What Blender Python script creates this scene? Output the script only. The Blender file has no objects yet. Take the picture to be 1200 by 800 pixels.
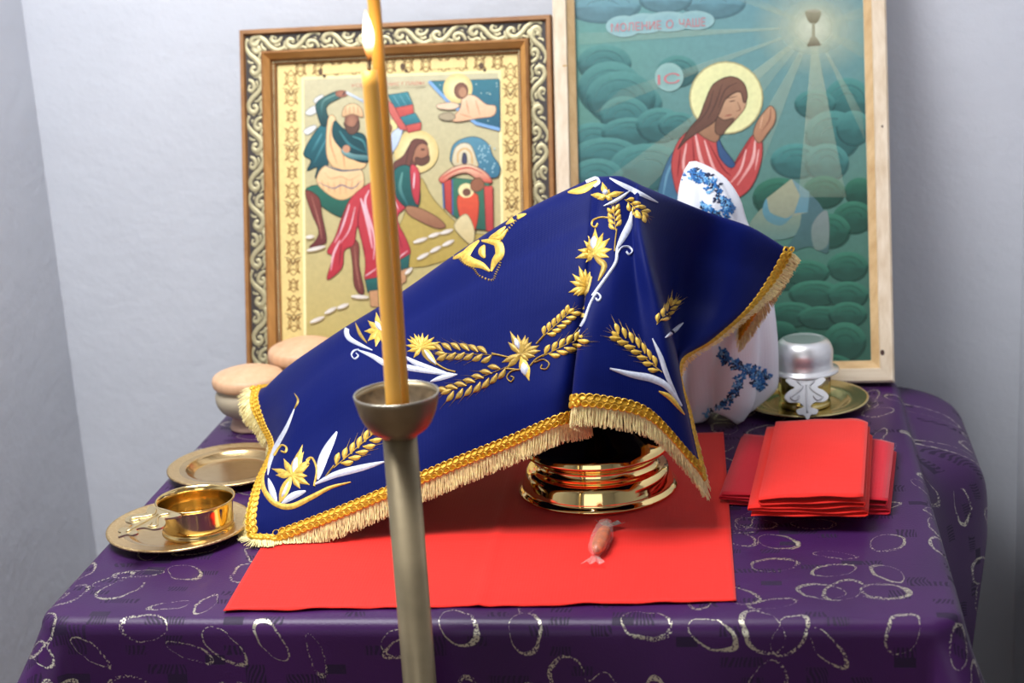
import bpy, bmesh, math, random
import numpy as np
from mathutils import Vector, Matrix
from mathutils.bvhtree import BVHTree

random.seed(7)
sc = bpy.context.scene
col = sc.collection
PI = math.pi
R = math.radians

# ------------------------------------------------------------------ camera
CAM = Vector((0, 0, 1.5))
FPX = 1987.0
PITCH, YAW, ROLL = R(15.68), R(8.49), R(3.6)
fw = Vector((-math.sin(YAW)*math.cos(PITCH), math.cos(YAW)*math.cos(PITCH), -math.sin(PITCH)))
r0 = Vector((math.cos(YAW), math.sin(YAW), 0))
u0 = r0.cross(fw)
rt = r0*math.cos(ROLL) - u0*math.sin(ROLL)
up = r0*math.sin(ROLL) + u0*math.cos(ROLL)
HEAD = Vector((-math.sin(YAW), math.cos(YAW), 0))
cam_d = bpy.data.cameras.new('camera')
cam = bpy.data.objects.new('camera', cam_d)
col.objects.link(cam)
cam.matrix_world = Matrix(((rt.x, up.x, -fw.x, CAM.x), (rt.y, up.y, -fw.y, CAM.y), (rt.z, up.z, -fw.z, CAM.z), (0, 0, 0, 1)))
cam_d.sensor_width = 36.0
cam_d.lens = FPX*36.0/1200.0
cam_d.clip_start = 0.05
cam_d.dof.use_dof = True
cam_d.dof.focus_distance = 1.98
cam_d.dof.aperture_fstop = 4.4
sc.camera = cam

# ------------------------------------------------------------------ world, lights, exposure
w = bpy.data.worlds.new('world')
sc.world = w
w.use_nodes = True
w.node_tree.nodes['Background'].inputs[0].default_value = (0.75, 0.82, 1.0, 1)
w.node_tree.nodes['Background'].inputs[1].default_value = 0.25
sc.view_settings.view_transform = 'Standard'
sc.view_settings.look = 'None'
sc.view_settings.exposure = 0.0
sc.view_settings.gamma = 1.0
sc.view_settings.use_curve_mapping = False


def area(name, loc, target, sx, sy, power, colr):
    l = bpy.data.lights.new(name, 'AREA')
    l.shape = 'RECTANGLE'; l.size = sx; l.size_y = sy; l.energy = power; l.color = colr
    o = bpy.data.objects.new(name, l); col.objects.link(o)
    o.location = loc
    o.rotation_euler = (Vector(target) - Vector(loc)).to_track_quat('-Z', 'Y').to_euler()
    return o

SKY_C = (-0.80, 1.45, 2.45)      # middle of the skylight in the ceiling
area('skylight_daylight', SKY_C, (SKY_C[0], SKY_C[1], 0), 1.0, 0.8, 58, (0.96, 0.975, 1.0))
area('window_daylight', (-0.40, -2.42, 1.52), (-0.40, 1.8, 1.52), 2.1, 1.6, 15, (0.95, 0.97, 1.0))

# ------------------------------------------------------------------ helpers
TZ = 0.75                                     # top of the covered table

def ray(px, py):
    return fw + rt*((px-600.0)/FPX) - up*((py-400.0)/FPX)

def at_z(px, py, z=TZ):
    d = ray(px, py); return CAM + d*((z-CAM.z)/d.z)

def at_d(px, py, D):                          # D: horizontal distance along the camera's heading
    d = ray(px, py); return CAM + d*(D/d.dot(HEAD))

def at_y(px, py, Y):
    d = ray(px, py); return CAM + d*(Y/d.y)

def lin(c):
    return tuple(((v/255.0)/12.92 if v/255.0 <= 0.04045 else ((v/255.0+0.055)/1.055)**2.4) for v in c[:3])

def tag(o, label=None, cat=None, group=None, kind=None):
    if label: o['label'] = label
    if cat: o['category'] = cat
    if group: o['group'] = group
    if kind: o['kind'] = kind
    return o

def thing(name, loc, label, cat, group=None):
    o = bpy.data.objects.new(name, None)
    o.empty_display_size = 0.05
    col.objects.link(o)
    o.location = loc
    tag(o, label, cat, group)
    return o

def wloc(o):
    v = Vector(o.location)
    while o.parent:
        o = o.parent; v += o.location
    return v

def mesh(name, verts, faces, mat, parent=None, smooth=True, world=True, uvs=None, kind=None, cols=None):
    """one mesh object; verts in world space (world=True) or in the parent's space"""
    off = wloc(parent) if (parent and world) else Vector((0, 0, 0))
    me = bpy.data.meshes.new(name)
    me.from_pydata([(v[0]-off.x, v[1]-off.y, v[2]-off.z) for v in verts], [], faces)
    if smooth:
        me.polygons.foreach_set('use_smooth', [True]*len(me.polygons))
    if uvs is not None:
        uvl = me.uv_layers.new(name='UVMap')
        for l in me.loops:
            uvl.data[l.index].uv = uvs[l.vertex_index]
    if cols is not None:
        ca = me.color_attributes.new('Col', 'FLOAT_COLOR', 'POINT')
        for i, c in enumerate(cols):
            ca.data[i].color = c
    if mat: me.materials.append(mat)
    me.update()
    o = bpy.data.objects.new(name, me)
    col.objects.link(o)
    if parent: o.parent = parent
    if kind: o['kind'] = kind
    return o

def lathe(profile, seg=48, c=(0, 0, 0), closed=False, caps=True):
    V, F = [], []
    n = len(profile)
    for r, z in profile:
        for k in range(seg):
            a = 2*PI*k/seg
            V.append((c[0]+r*math.cos(a), c[1]+r*math.sin(a), c[2]+z))
    for i in range(n-1 if not closed else n):
        j = (i+1) % n
        for k in range(seg):
            F.append((i*seg+k, i*seg+(k+1) % seg, j*seg+(k+1) % seg, j*seg+k))
    if not closed and caps:
        if profile[0][0] > 1e-5: F.append(tuple(range(seg-1, -1, -1)))
        if profile[-1][0] > 1e-5: F.append(tuple((n-1)*seg+k for k in range(seg)))
    return V, F

def smooth_profile(pts, m=5):
    """Catmull-Rom through profile points"""
    P = [np.array(p, float) for p in pts]
    P = [2*P[0]-P[1]] + P + [2*P[-1]-P[-2]]
    out = []
    for i in range(1, len(P)-2):
        for k in range(m):
            t = k/m
            out.append(tuple(crom(P[i-1], P[i], P[i+1], P[i+2], t)))
    out.append(tuple(P[-2]))
    return [tuple([max(q[0], 0.0)] + list(q[1:])) for q in out]

def crom(a, b, c, d, t):
    return 0.5*((2*b) + (c-a)*t + (2*a-5*b+4*c-d)*t*t + (3*b-a-3*c+d)*t*t*t)

def spline(pts, m=6, closed=False):
    P = [np.array(p, float) for p in pts]
    n = len(P)
    out = []
    if closed:
        for i in range(n):
            for k in range(m):
                out.append(crom(P[(i-1) % n], P[i], P[(i+1) % n], P[(i+2) % n], k/m))
        return out
    if n < 3 and m:
        return [P[0]+(P[-1]-P[0])*k/m for k in range(m+1)]
    Q = [2*P[0]-P[1]] + P + [2*P[-1]-P[-2]]
    for i in range(1, n):
        for k in range(m):
            out.append(crom(Q[i-1], Q[i], Q[i+1], Q[i+2], k/m))
    out.append(P[-1])
    return out

def tube(pts, rad, seg=8, cap=True, flat=1.0, fdir=None):
    """tube along points; rad number or list; flattened along fdir when flat != 1"""
    V, F = [], []
    n = len(pts)
    P = [Vector(p) for p in pts]
    ref = Vector((0.13, 0.31, 0.94)).normalized()
    for i in range(n):
        t = (P[min(i+1, n-1)] - P[max(i-1, 0)]).normalized()
        if fdir is not None:
            b = Vector(fdir); b = (b - t*b.dot(t)).normalized(); a = t.cross(b)
        else:
            if abs(t.dot(ref)) > 0.95: ref = Vector((1, 0, 0))
            a = t.cross(ref).normalized(); b = t.cross(a).normalized()
        r = rad[i] if hasattr(rad, '__len__') else rad
        for k in range(seg):
            an = 2*PI*k/seg
            V.append(P[i] + a*(r*math.cos(an)) + b*(r*flat*math.sin(an)))
    for i in range(n-1):
        for k in range(seg):
            F.append((i*seg+k, i*seg+(k+1) % seg, (i+1)*seg+(k+1) % seg, (i+1)*seg+k))
    if cap:
        F.append(tuple(range(seg-1, -1, -1))); F.append(tuple((n-1)*seg+k for k in range(seg)))
    return V, F

def join(*parts):
    V, F = [], []
    for v, f in parts:
        o = len(V)
        V += list(v); F += [tuple(i+o for i in q) for q in f]
    return V, F

def box(c, ex, ey, ez, hx, hy, hz):
    c, ex, ey, ez = Vector(c), Vector(ex), Vector(ey), Vector(ez)
    V = [c + ex*(sx*hx) + ey*(sy*hy) + ez*(sz*hz) for sz in (-1, 1) for sy in (-1, 1) for sx in (-1, 1)]
    F = [(0, 2, 3, 1), (4, 5, 7, 6), (0, 1, 5, 4), (2, 6, 7, 3), (0, 4, 6, 2), (1, 3, 7, 5)]
    return V, F

def abox(x0, x1, y0, y1, z0, z1):
    return box(((x0+x1)/2, (y0+y1)/2, (z0+z1)/2), (1, 0, 0), (0, 1, 0), (0, 0, 1), (x1-x0)/2, (y1-y0)/2, (z1-z0)/2)

def grid_faces(nu, nv, wrap=False):
    F = []
    for j in range(nv-1):
        for i in range(nu-1 if not wrap else nu):
            a = j*nu+i; b = j*nu+(i+1) % nu
            F.append((a, b, b+nu, a+nu))
    return F

def bevel(o, wd, seg=2):
    m = o.modifiers.new('bevel', 'BEVEL'); m.width = wd; m.segments = seg; m.limit_method = 'ANGLE'
    return o

def solid(o, th, off=-1):
    m = o.modifiers.new('solidify', 'SOLIDIFY'); m.thickness = th; m.offset = off
    return o

# ------------------------------------------------------------------ materials
def newmat(name):
    m = bpy.data.materials.new(name); m.use_nodes = True
    nt = m.node_tree
    return m, nt, nt.nodes['Principled BSDF']

class N:
    """tiny expression builder for shader nodes"""
    def __init__(self, nt): self.nt = nt
    def new(self, t, **kw):
        n = self.nt.nodes.new(t)
        for k, v in kw.items(): setattr(n, k, v)
        return n
    def put(self, sock, v):
        if hasattr(v, 'is_output'): self.nt.links.new(v, sock)
        else: sock.default_value = v
    def m(self, op, a, b=0.0, c=0.0):
        n = self.new('ShaderNodeMath', operation=op)
        for i, v in enumerate((a, b, c)): self.put(n.inputs[i], v)
        return n.outputs[0]
    def v(self, op, a, b=(0, 0, 0)):
        n = self.new('ShaderNodeVectorMath', operation=op)
        self.put(n.inputs[0], a); self.put(n.inputs[1], b)
        return n.outputs['Value'] if op in ('LENGTH', 'DOT_PRODUCT') else n.outputs[0]
    def noise(self, vec, scale, detail=2.0, rough=0.5, dim='3D'):
        n = self.new('ShaderNodeTexNoise', noise_dimensions=dim)
        self.put(n.inputs['Vector'], vec); n.inputs['Scale'].default_value = scale
        n.inputs['Detail'].default_value = detail; n.inputs['Roughness'].default_value = rough
        return n.outputs['Fac']
    def ramp(self, f, stops):
        n = self.new('ShaderNodeValToRGB'); self.put(n.inputs[0], f)
        e = n.color_ramp.elements
        while len(e) < len(stops): e.new(0.5)
        for i, (p, c) in enumerate(stops):
            e[i].position = p; e[i].color = (c[0], c[1], c[2], 1)
        return n.outputs[0]
    def mix(self, f, a, b):
        n = self.new('ShaderNodeMix', data_type='RGBA')
        self.put(n.inputs[0], f)
        self.put(n.inputs[6], a if hasattr(a, 'is_output') else (a[0], a[1], a[2], 1))
        self.put(n.inputs[7], b if hasattr(b, 'is_output') else (b[0], b[1], b[2], 1))
        return n.outputs[2]
    def bump(self, bs, h, strength=0.3, dist=0.002):
        n = self.new('ShaderNodeBump'); n.inputs['Strength'].default_value = strength
        n.inputs['Distance'].default_value = dist
        self.put(n.inputs['Height'], h); self.nt.links.new(n.outputs[0], bs.inputs['Normal'])
    def obj(self): return self.new('ShaderNodeTexCoord').outputs['Object']
    def uv(self): return self.new('ShaderNodeTexCoord').outputs['UV']

def simple(name, c, rough=0.5, metal=0.0, var=0.08, vscale=30, bump=0.0, bscale=200, bdist=0.001, sheen=0, spec=None, coat=0, sss=0):
    m, nt, bs = newmat(name); n = N(nt)
    c = lin(c)
    o = n.obj()
    f = n.noise(o, vscale, 3)
    nt.links.new(n.ramp(f, [(0.3, [x*(1-var) for x in c]), (0.7, [min(1, x*(1+var)) for x in c])]), bs.inputs['Base Color'])
    bs.inputs['Roughness'].default_value = rough
    bs.inputs['Metallic'].default_value = metal
    if spec is not None: bs.inputs['Specular IOR Level'].default_value = spec
    if sheen:
        bs.inputs['Sheen Weight'].default_value = sheen
        bs.inputs['Sheen Roughness'].default_value = 0.4
    if coat: bs.inputs['Coat Weight'].default_value = coat
    if sss:
        bs.inputs['Subsurface Weight'].default_value = sss
        bs.inputs['Subsurface Radius'].default_value = (0.012, 0.006, 0.002)
        bs.inputs['Subsurface Scale'].default_value = 0.5
    if bump: n.bump(bs, n.noise(o, bscale, 4), bump, bdist)
    return m

def wall_mat():
    m, nt, bs = newmat('painted_plaster'); n = N(nt); o = n.obj()
    f = n.noise(o, 1.3, 4, 0.6); g = n.noise(o, 9, 5, 0.65)
    c = n.ramp(f, [(0.3, lin((203, 206, 213))), (0.7, lin((214, 216, 222)))])
    dk = n.ramp(n.noise(o, 26, 2), [(0.70, (0, 0, 0)), (0.80, (1, 1, 1))])
    nt.links.new(n.mix(n.m('MULTIPLY', n.m('ADD', dk, 0.0), 0.10), c, lin((170, 172, 178))), bs.inputs['Base Color'])
    bs.inputs['Roughness'].default_value = 0.62
    bs.inputs['Specular IOR Level'].default_value = 0.3
    n.bump(bs, n.m('ADD', g, n.m('MULTIPLY', n.noise(o, 60, 3), 0.15)), 0.5, 0.007)
    return m

def brocade_mat():
    """purple satin with woven metallic ovals and bundles of dark dashes (UV in metres)"""
    m, nt, bs = newmat('purple_brocade'); n = N(nt); uv = n.uv()
    def layer(S, off, a, keep):
        p = n.v('ADD', n.v('MULTIPLY', uv, (S, S, S)), off)
        vo = n.new('ShaderNodeTexVoronoi', voronoi_dimensions='2D', feature='F1')
        nt.links.new(p, vo.inputs['Vector']); vo.inputs['Scale'].default_value = 1.0
        vo.inputs['Randomness'].default_value = 0.62
        sep = n.new('ShaderNodeSeparateColor'); nt.links.new(vo.outputs['Color'], sep.inputs[0])
        q = n.v('SUBTRACT', p, vo.outputs['Position'])
        wob = n.new('ShaderNodeTexNoise', noise_dimensions='2D'); nt.links.new(p, wob.inputs['Vector'])
        wob.inputs['Scale'].default_value = 2.2
        q = n.v('ADD', q, n.v('MULTIPLY', n.v('SUBTRACT', wob.outputs['Color'], (0.5, 0.5, 0.5)), (0.16, 0.16, 0)))
        vr = n.new('ShaderNodeVectorRotate', rotation_type='Z_AXIS')
        nt.links.new(q, vr.inputs['Vector']); nt.links.new(n.m('MULTIPLY', sep.outputs[0], 6.283), vr.inputs['Angle'])
        sx = n.new('ShaderNodeSeparateXYZ'); nt.links.new(vr.outputs[0], sx.inputs[0])
        b = n.m('ADD', n.m('MULTIPLY', sep.outputs[1], 0.16), a*0.30)
        x = n.m('DIVIDE', sx.outputs[0], a); y = n.m('DIVIDE', sx.outputs[1], b)
        r = n.m('SQRT', n.m('ADD', n.m('MULTIPLY', x, x), n.m('MULTIPLY', y, y)))
        an = n.m('ARCTAN2', y, x)
        th = n.m('ADD', n.m('MULTIPLY', n.m('SINE', n.m('ADD', an, n.m('MULTIPLY', sep.outputs[2], 6.283))), 0.050), 0.064)
        ring = n.m('LESS_THAN', n.m('ABSOLUTE', n.m('SUBTRACT', r, 1.0)), th)
        return n.m('MULTIPLY', ring, n.m('LESS_THAN', sep.outputs[2], keep))
    r1 = layer(15.0, (3.1, 7.7, 0), 0.38, 0.97)
    r2 = layer(13.0, (11.4, 2.9, 0), 0.36, 0.45)
    ring = n.m('MAXIMUM', r1, r2)
    # broken weave: the metallic thread comes and goes in short stitches
    st = n.noise(n.v('MULTIPLY', uv, (1, 1, 1)), 420, 1, dim='2D')
    pt = n.noise(uv, 14, 2, dim='2D')
    stitch = n.m('GREATER_THAN', n.m('ADD', st, n.m('MULTIPLY', pt, 0.5)), 0.73)
    ring = n.m('MULTIPLY', ring, stitch)
    # bundles of dark dashes
    su = n.new('ShaderNodeSeparateXYZ'); nt.links.new(uv, su.inputs[0])
    cell = n.v('FLOOR', n.v('MULTIPLY', uv, (46, 92, 1)))
    wn = n.new('ShaderNodeTexWhiteNoise', noise_dimensions='2D'); nt.links.new(cell, wn.inputs['Vector'])
    stripe = n.m('LESS_THAN', n.m('FRACT', n.m('MULTIPLY', n.m('ADD', su.outputs[0], n.m('MULTIPLY', n.noise(uv, 30, 1, dim='2D'), 0.02)), 230)), 0.55)
    solidc = n.m('GREATER_THAN', wn.outputs['Value'], 0.975)
    dash = n.m('MULTIPLY', n.m('MAXIMUM', stripe, solidc), n.m('GREATER_THAN', wn.outputs['Value'], 0.87))
    base = n.ramp(n.noise(uv, 5, 2, dim='2D'), [(0.3, lin((52, 17, 68))), (0.7, lin((62, 23, 78)))])
    c = n.mix(dash, base, lin((36, 16, 50)))
    c = n.mix(ring, c, lin((200, 194, 172)))
    nt.links.new(c, bs.inputs['Base Color'])
    nt.links.new(n.m('MULTIPLY', ring, 0.75), bs.inputs['Metallic'])
    nt.links.new(n.m('ADD', n.m('MULTIPLY', dash, 0.2), n.m('SUBTRACT', 0.42, n.m('MULTIPLY', ring, 0.1))), bs.inputs['Roughness'])
    bs.inputs['Specular IOR Level'].default_value = 0.35
    bs.inputs['Anisotropic'].default_value = 0.3
    n.bump(bs, n.m('ADD', n.m('MULTIPLY', n.m('SUBTRACT', ring, n.m('MULTIPLY', dash, 0.6)), 0.6), n.m('MULTIPLY', st, 0.35)), 0.5, 0.0008)
    return m

def cloth_mat(name, c, rough=0.75, sheen=0.3, weave=900, var=0.05, bs_=0.25, spec=0.25):
    m, nt, bs = newmat(name); n = N(nt); uv = n.uv(); c = lin(c)
    f = n.noise(n.obj(), 7, 3)
    nt.links.new(n.ramp(f, [(0.3, [x*(1-var) for x in c]), (0.7, [min(1, x*(1+var)) for x in c])]), bs.inputs['Base Color'])
    bs.inputs['Roughness'].default_value = rough
    bs.inputs['Sheen Weight'].default_value = sheen
    bs.inputs['Sheen Roughness'].default_value = 0.45
    bs.inputs['Specular IOR Level'].default_value = spec
    su = n.new('ShaderNodeSeparateXYZ'); nt.links.new(uv, su.inputs[0])
    wv = n.m('ADD', n.m('SINE', n.m('MULTIPLY', su.outputs[0], weave*2)), n.m('SINE', n.m('MULTIPLY', su.outputs[1], weave*2)))
    n.bump(bs, n.m('ADD', n.m('MULTIPLY', wv, 0.2), n.noise(uv, 60, 3, dim='2D')), bs_, 0.0006)
    return m

def wood_mat(name, c0, c1, scale=(3, 40, 40), rough=0.55):
    m, nt, bs = newmat(name); n = N(nt)
    p = n.v('MULTIPLY', n.obj(), scale)
    f = n.noise(p, 1.6, 5, 0.6)
    nt.links.new(n.ramp(f, [(0.25, lin(c0)), (0.75, lin(c1))]), bs.inputs['Base Color'])
    bs.inputs['Roughness'].default_value = rough
    n.bump(bs, f, 0.2, 0.001)
    return m

def paint_mat():
    """painted surface: colour (and the thinness of a glaze) comes from the brushwork's own attribute"""
    m, nt, bs = newmat('icon_paint'); n = N(nt)
    a = n.new('ShaderNodeVertexColor'); a.layer_name = 'Col'
    f = n.noise(n.obj(), 140, 3)
    mul = n.new('ShaderNodeMix', data_type='RGBA', blend_type='MULTIPLY')
    mul.inputs[0].default_value = 1.0
    nt.links.new(a.outputs['Color'], mul.inputs[6])
    nt.links.new(n.ramp(f, [(0.3, (0.90, 0.90, 0.90)), (0.7, (1, 1, 1))]), mul.inputs[7])
    nt.links.new(mul.outputs[2], bs.inputs['Base Color'])
    nt.links.new(a.outputs['Alpha'], bs.inputs['Alpha'])
    bs.inputs['Roughness'].default_value = 0.38
    bs.inputs['Specular IOR Level'].default_value = 0.4
    return m

def gold_mat(name, c, rough, bump=0.0, bscale=120, engrave=0.0):
    m, nt, bs = newmat(name); n = N(nt); o = n.obj()
    f = n.noise(o, 18, 3)
    cl = lin(c)
    nt.links.new(n.ramp(f, [(0.3, [x*0.93 for x in cl]), (0.7, cl)]), bs.inputs['Base Color'])
    bs.inputs['Metallic'].default_value = 1.0
    nt.links.new(n.m('ADD', n.m('MULTIPLY', f, 0.06), rough-0.03), bs.inputs['Roughness'])
    if bump: n.bump(bs, n.noise(o, bscale, 4), bump, 0.0006)
    return m

def plate_mat():
    """brushed gold with an engraved vine running round the rim"""
    m, nt, bs = newmat('engraved_gold'); n = N(nt); o = n.obj()
    sx = n.new('ShaderNodeSeparateXYZ'); nt.links.new(o, sx.inputs[0])
    r = n.m('SQRT', n.m('ADD', n.m('MULTIPLY', sx.outputs[0], sx.outputs[0]), n.m('MULTIPLY', sx.outputs[1], sx.outputs[1])))
    an = n.m('ARCTAN2', sx.outputs[1], sx.outputs[0])
    cb = n.new('ShaderNodeCombineXYZ')
    nt.links.new(n.m('MULTIPLY', an, 9.0), cb.inputs[0]); nt.links.new(n.m('MULTIPLY', r, 110), cb.inputs[1])
    vo = n.new('ShaderNodeTexVoronoi', voronoi_dimensions='2D', feature='DISTANCE_TO_EDGE'); nt.links.new(cb.outputs[0], vo.inputs['Vector'])
    vo.inputs['Scale'].default_value = 1.3
    rim = n.m('GREATER_THAN', r, 0.068)
    line = n.m('MULTIPLY', n.m('LESS_THAN', vo.outputs['Distance'], 0.07), rim)
    f = n.noise(n.v('MULTIPLY', o, (60, 900, 60)), 1.0, 2)
    c = n.mix(n.m('MULTIPLY', line, 0.35), n.ramp(f, [(0.3, lin((206, 172, 118))), (0.7, lin((222, 192, 140)))]), lin((240, 222, 180)))
    nt.links.new(c, bs.inputs['Base Color'])
    bs.inputs['Metallic'].default_value = 1.0
    nt.links.new(n.m('ADD', n.m('MULTIPLY', line, 0.2), n.m('ADD', n.m('MULTIPLY', f, 0.08), n.m('ADD', 0.16, n.m('MULTIPLY', rim, 0.14)))), bs.inputs['Roughness'])
    n.bump(bs, n.m('SUBTRACT', n.m('MULTIPLY', f, 0.2), line), 0.25, 0.0004)
    return m

M = {}
M['wall'] = wall_mat()
M['floor'] = wood_mat('floor_boards', (96, 70, 48), (128, 96, 66), (2, 20, 2), 0.5)
M['ceiling'] = simple('white_ceiling', (225, 226, 228), 0.8, var=0.03)
M['frame_white'] = simple('white_window_paint', (226, 226, 222), 0.4, var=0.03)
M['brocade'] = brocade_mat()
M['table_wood'] = wood_mat('table_wood', (98, 66, 40), (130, 92, 58))
M['red'] = cloth_mat('red_cotton', (226, 38, 28), 0.8, 0.15)
M['crimson'] = cloth_mat('crimson_cotton', (206, 30, 48), 0.8, 0.15)
M['blue'] = cloth_mat('royal_blue_velvet', (3, 17, 84), 0.55, 0.03, 1400, 0.08, spec=0.1)
M['white_linen'] = cloth_mat('white_linen', (226, 228, 236), 0.8, 0.2)
M['thread_gold'] = simple('gold_thread', (214, 176, 74), 0.42, 0.25, 0.25, 260, 0.5, 900, 0.0006)
M['thread_dull'] = simple('old_gold_thread', (172, 140, 62), 0.45, 0.3, 0.25, 260, 0.5, 900, 0.0006)
M['thread_white'] = simple('silver_white_thread', (206, 210, 224), 0.42, 0.25, 0.12, 260, 0.5, 900, 0.0006)
M['thread_blue'] = simple('blue_thread', (28, 104, 170), 0.55, 0, 0.2, 200)
M['thread_navy'] = simple('navy_thread', (20, 36, 72), 0.6, 0, 0.2, 200)
M['thread_sky'] = simple('pale_blue_thread', (110, 170, 214), 0.55, 0, 0.2, 200)
M['braid'] = simple('gold_braid', (222, 172, 52), 0.38, 0.35, 0.25, 300, 0.4, 700, 0.0008)
M['fringe'] = simple('pale_gold_fringe', (248, 224, 162), 0.5, 0.0, 0.2, 220)
M['gold'] = gold_mat('polished_gold', (250, 220, 150), 0.06)
M['gold_cup'] = gold_mat('gilded_cup', (238, 206, 138), 0.13)
M['gold_pale'] = gold_mat('pale_gold_relief', (226, 204, 156), 0.3, 0.8, 260)
M['plate'] = plate_mat()
M['plate_green'] = gold_mat('greenish_gold_plate', (212, 196, 140), 0.17)
M['silver'] = gold_mat('satin_silver', (244, 244, 244), 0.40)
M['silver_matt'] = gold_mat('matt_silver', (206, 206, 208), 0.55)
M['nickel'] = simple('tarnished_nickel', (146, 132, 104), 0.42, 0.75, 0.25, 14, 0.15, 60, 0.001)
M['nickel_rim'] = simple('worn_nickel_rim', (196, 190, 174), 0.3, 0.9, 0.15, 30)
M['residue'] = simple('wax_residue', (112, 96, 72), 0.75, 0.1, 0.5, 60, 0.4, 120, 0.002)
M['wax'] = simple('amber_beeswax', (255, 188, 82), 0.42, 0, 0.04, 12, sss=0.12)
M['wax_dark'] = simple('dark_beeswax', (230, 168, 66), 0.42, 0, 0.04, 12, sss=0.1)
M['wick'] = simple('burnt_wick', (50, 30, 26), 0.9)
M['lid_wood'] = wood_mat('pale_lid_wood', (204, 158, 120), (222, 180, 142), (60, 60, 3), 0.5)
M['jar_wood'] = wood_mat('cream_turned_wood', (172, 160, 136), (190, 176, 150), (4, 4, 60), 0.5)
M['foot_wood'] = wood_mat('rosy_foot_wood', (176, 142, 122), (196, 160, 138), (4, 4, 60), 0.5)
M['pine'] = wood_mat('bare_pine', (206, 182, 150), (236, 220, 196), (60, 60, 3), 0.6)
M['pine_h'] = wood_mat('bare_pine_rail', (206, 182, 150), (236, 220, 196), (3, 60, 60), 0.6)
M['pine_edge'] = wood_mat('toned_pine_slip', (184, 146, 96), (216, 184, 136), (20, 60, 20), 0.55)
M['knot'] = simple('pine_knot', (70, 44, 34), 0.7)
M['bronze_wood'] = wood_mat('bronzed_wood', (132, 86, 44), (170, 120, 66), (12, 60, 12), 0.42)
M['bronze_cove'] = wood_mat('amber_cove', (176, 122, 62), (206, 152, 88), (12, 60, 12), 0.38)
M['dark_ground'] = simple('dark_carving_ground', (54, 46, 42), 0.6)
M['carving'] = simple('pale_gilt_carving', (182, 172, 134), 0.4, 0.45, 0.3, 60)
M['backing'] = simple('board_backing', (120, 92, 62), 0.8)
M['paint'] = paint_mat()

# ------------------------------------------------------------------ room
X0, X1, Y0, Y1 = -0.763, 0.188, 1.599, 2.404          # table top rectangle
WALL_Y = 2.60
ZC = 2.47
XL = at_y(66, 300, WALL_Y).x
XR = at_y(1190, 650, WALL_Y).x
NY = 1.80                                              # where the niche opens into the room
RX0, RX1, RY0 = -2.4, 2.2, -2.45

def struct(name, geo, mat, parent=None):
    o = mesh(name, geo[0], geo[1], mat, parent, smooth=False)
    if not parent: o['kind'] = 'structure'
    return o

struct('floor', abox(RX0-0.1, RX1+0.1, RY0-0.1, WALL_Y+0.1, -0.06, 0.0), M['floor'])
struct('wall_back', abox(XL-0.1, XR+0.1, WALL_Y, WALL_Y+0.1, 0, ZC), M['wall'])
struct('wall_left', join(abox(XL-0.1, XL, NY, WALL_Y, 0, ZC), abox(RX0, XL-0.1, NY, NY+0.1, 0, ZC), abox(RX0-0.1, RX0, RY0, NY+0.1, 0, ZC)), M['wall'])
struct('wall_right', join(abox(XR, XR+0.1, NY, WALL_Y, 0, ZC), abox(XR+0.1, RX1, NY, NY+0.1, 0, ZC), abox(RX1, RX1+0.1, RY0, NY+0.1, 0, ZC)), M['wall'])
# wall behind the camera with its window opening
wx0, wx1, wz0, wz1 = -1.47, 0.67, 0.70, 2.35
struct('wall_front', join(abox(RX0, wx0, RY0-0.1, RY0, 0, ZC), abox(wx1, RX1, RY0-0.1, RY0, 0, ZC),
                          abox(wx0, wx1, RY0-0.1, RY0, 0, wz0), abox(wx0, wx1, RY0-0.1, RY0, wz1, ZC)), M['wall'])
wf = struct('window_1', join(abox(wx0, wx1, RY0-0.08, RY0-0.02, wz0, wz0+0.06), abox(wx0, wx1, RY0-0.08, RY0-0.02, wz1-0.06, wz1),
                             abox(wx0, wx0+0.06, RY0-0.08, RY0-0.02, wz0, wz1), abox(wx1-0.06, wx1, RY0-0.08, RY0-0.02, wz0, wz1),
                             abox((wx0+wx1)/2-0.05, (wx0+wx1)/2+0.05, RY0-0.08, RY0-0.0, wz0, wz1)), M['frame_white'])
# ceiling with the skylight opening
sx0, sx1, sy0, sy1 = SKY_C[0]-0.58, SKY_C[0]+0.58, SKY_C[1]-0.43, SKY_C[1]+0.43
struct('ceiling', join(abox(RX0, sx0, RY0, WALL_Y, ZC, ZC+0.08), abox(sx1, RX1, RY0, WALL_Y, ZC, ZC+0.08),
                       abox(sx0, sx1, RY0, sy0, ZC, ZC+0.08), abox(sx0, sx1, sy1, WALL_Y, ZC, ZC+0.08)), M['ceiling'])
struct('window_2', join(abox(sx0, sx1, sy0, sy0+0.03, ZC-0.02, ZC+0.06), abox(sx0, sx1, sy1-0.03, sy1, ZC-0.02, ZC+0.06),
                        abox(sx0, sx0+0.03, sy0, sy1, ZC-0.02, ZC+0.06), abox(sx1-0.03, sx1, sy0, sy1, ZC-0.02, ZC+0.06)), M['frame_white'])

# ------------------------------------------------------------------ table and its cloth
tb = thing('table', ((X0+X1)/2, (Y0+Y1)/2, 0), 'plain wooden table standing under the purple tablecloth', 'table')
o = mesh('table_top', *abox(X0+0.012, X1-0.012, Y0+0.012, Y1-0.012, TZ-0.034, TZ-0.004), M['table_wood'], tb, smooth=False)
for (ax, ay) in ((X0+0.06, Y0+0.06), (X1-0.06, Y0+0.06), (X0+0.06, Y1-0.06), (X1-0.06, Y1-0.06)):
    mesh('leg', *abox(ax-0.025, ax+0.025, ay-0.025, ay+0.025, 0, TZ-0.034), M['table_wood'], tb, smooth=False)

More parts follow.
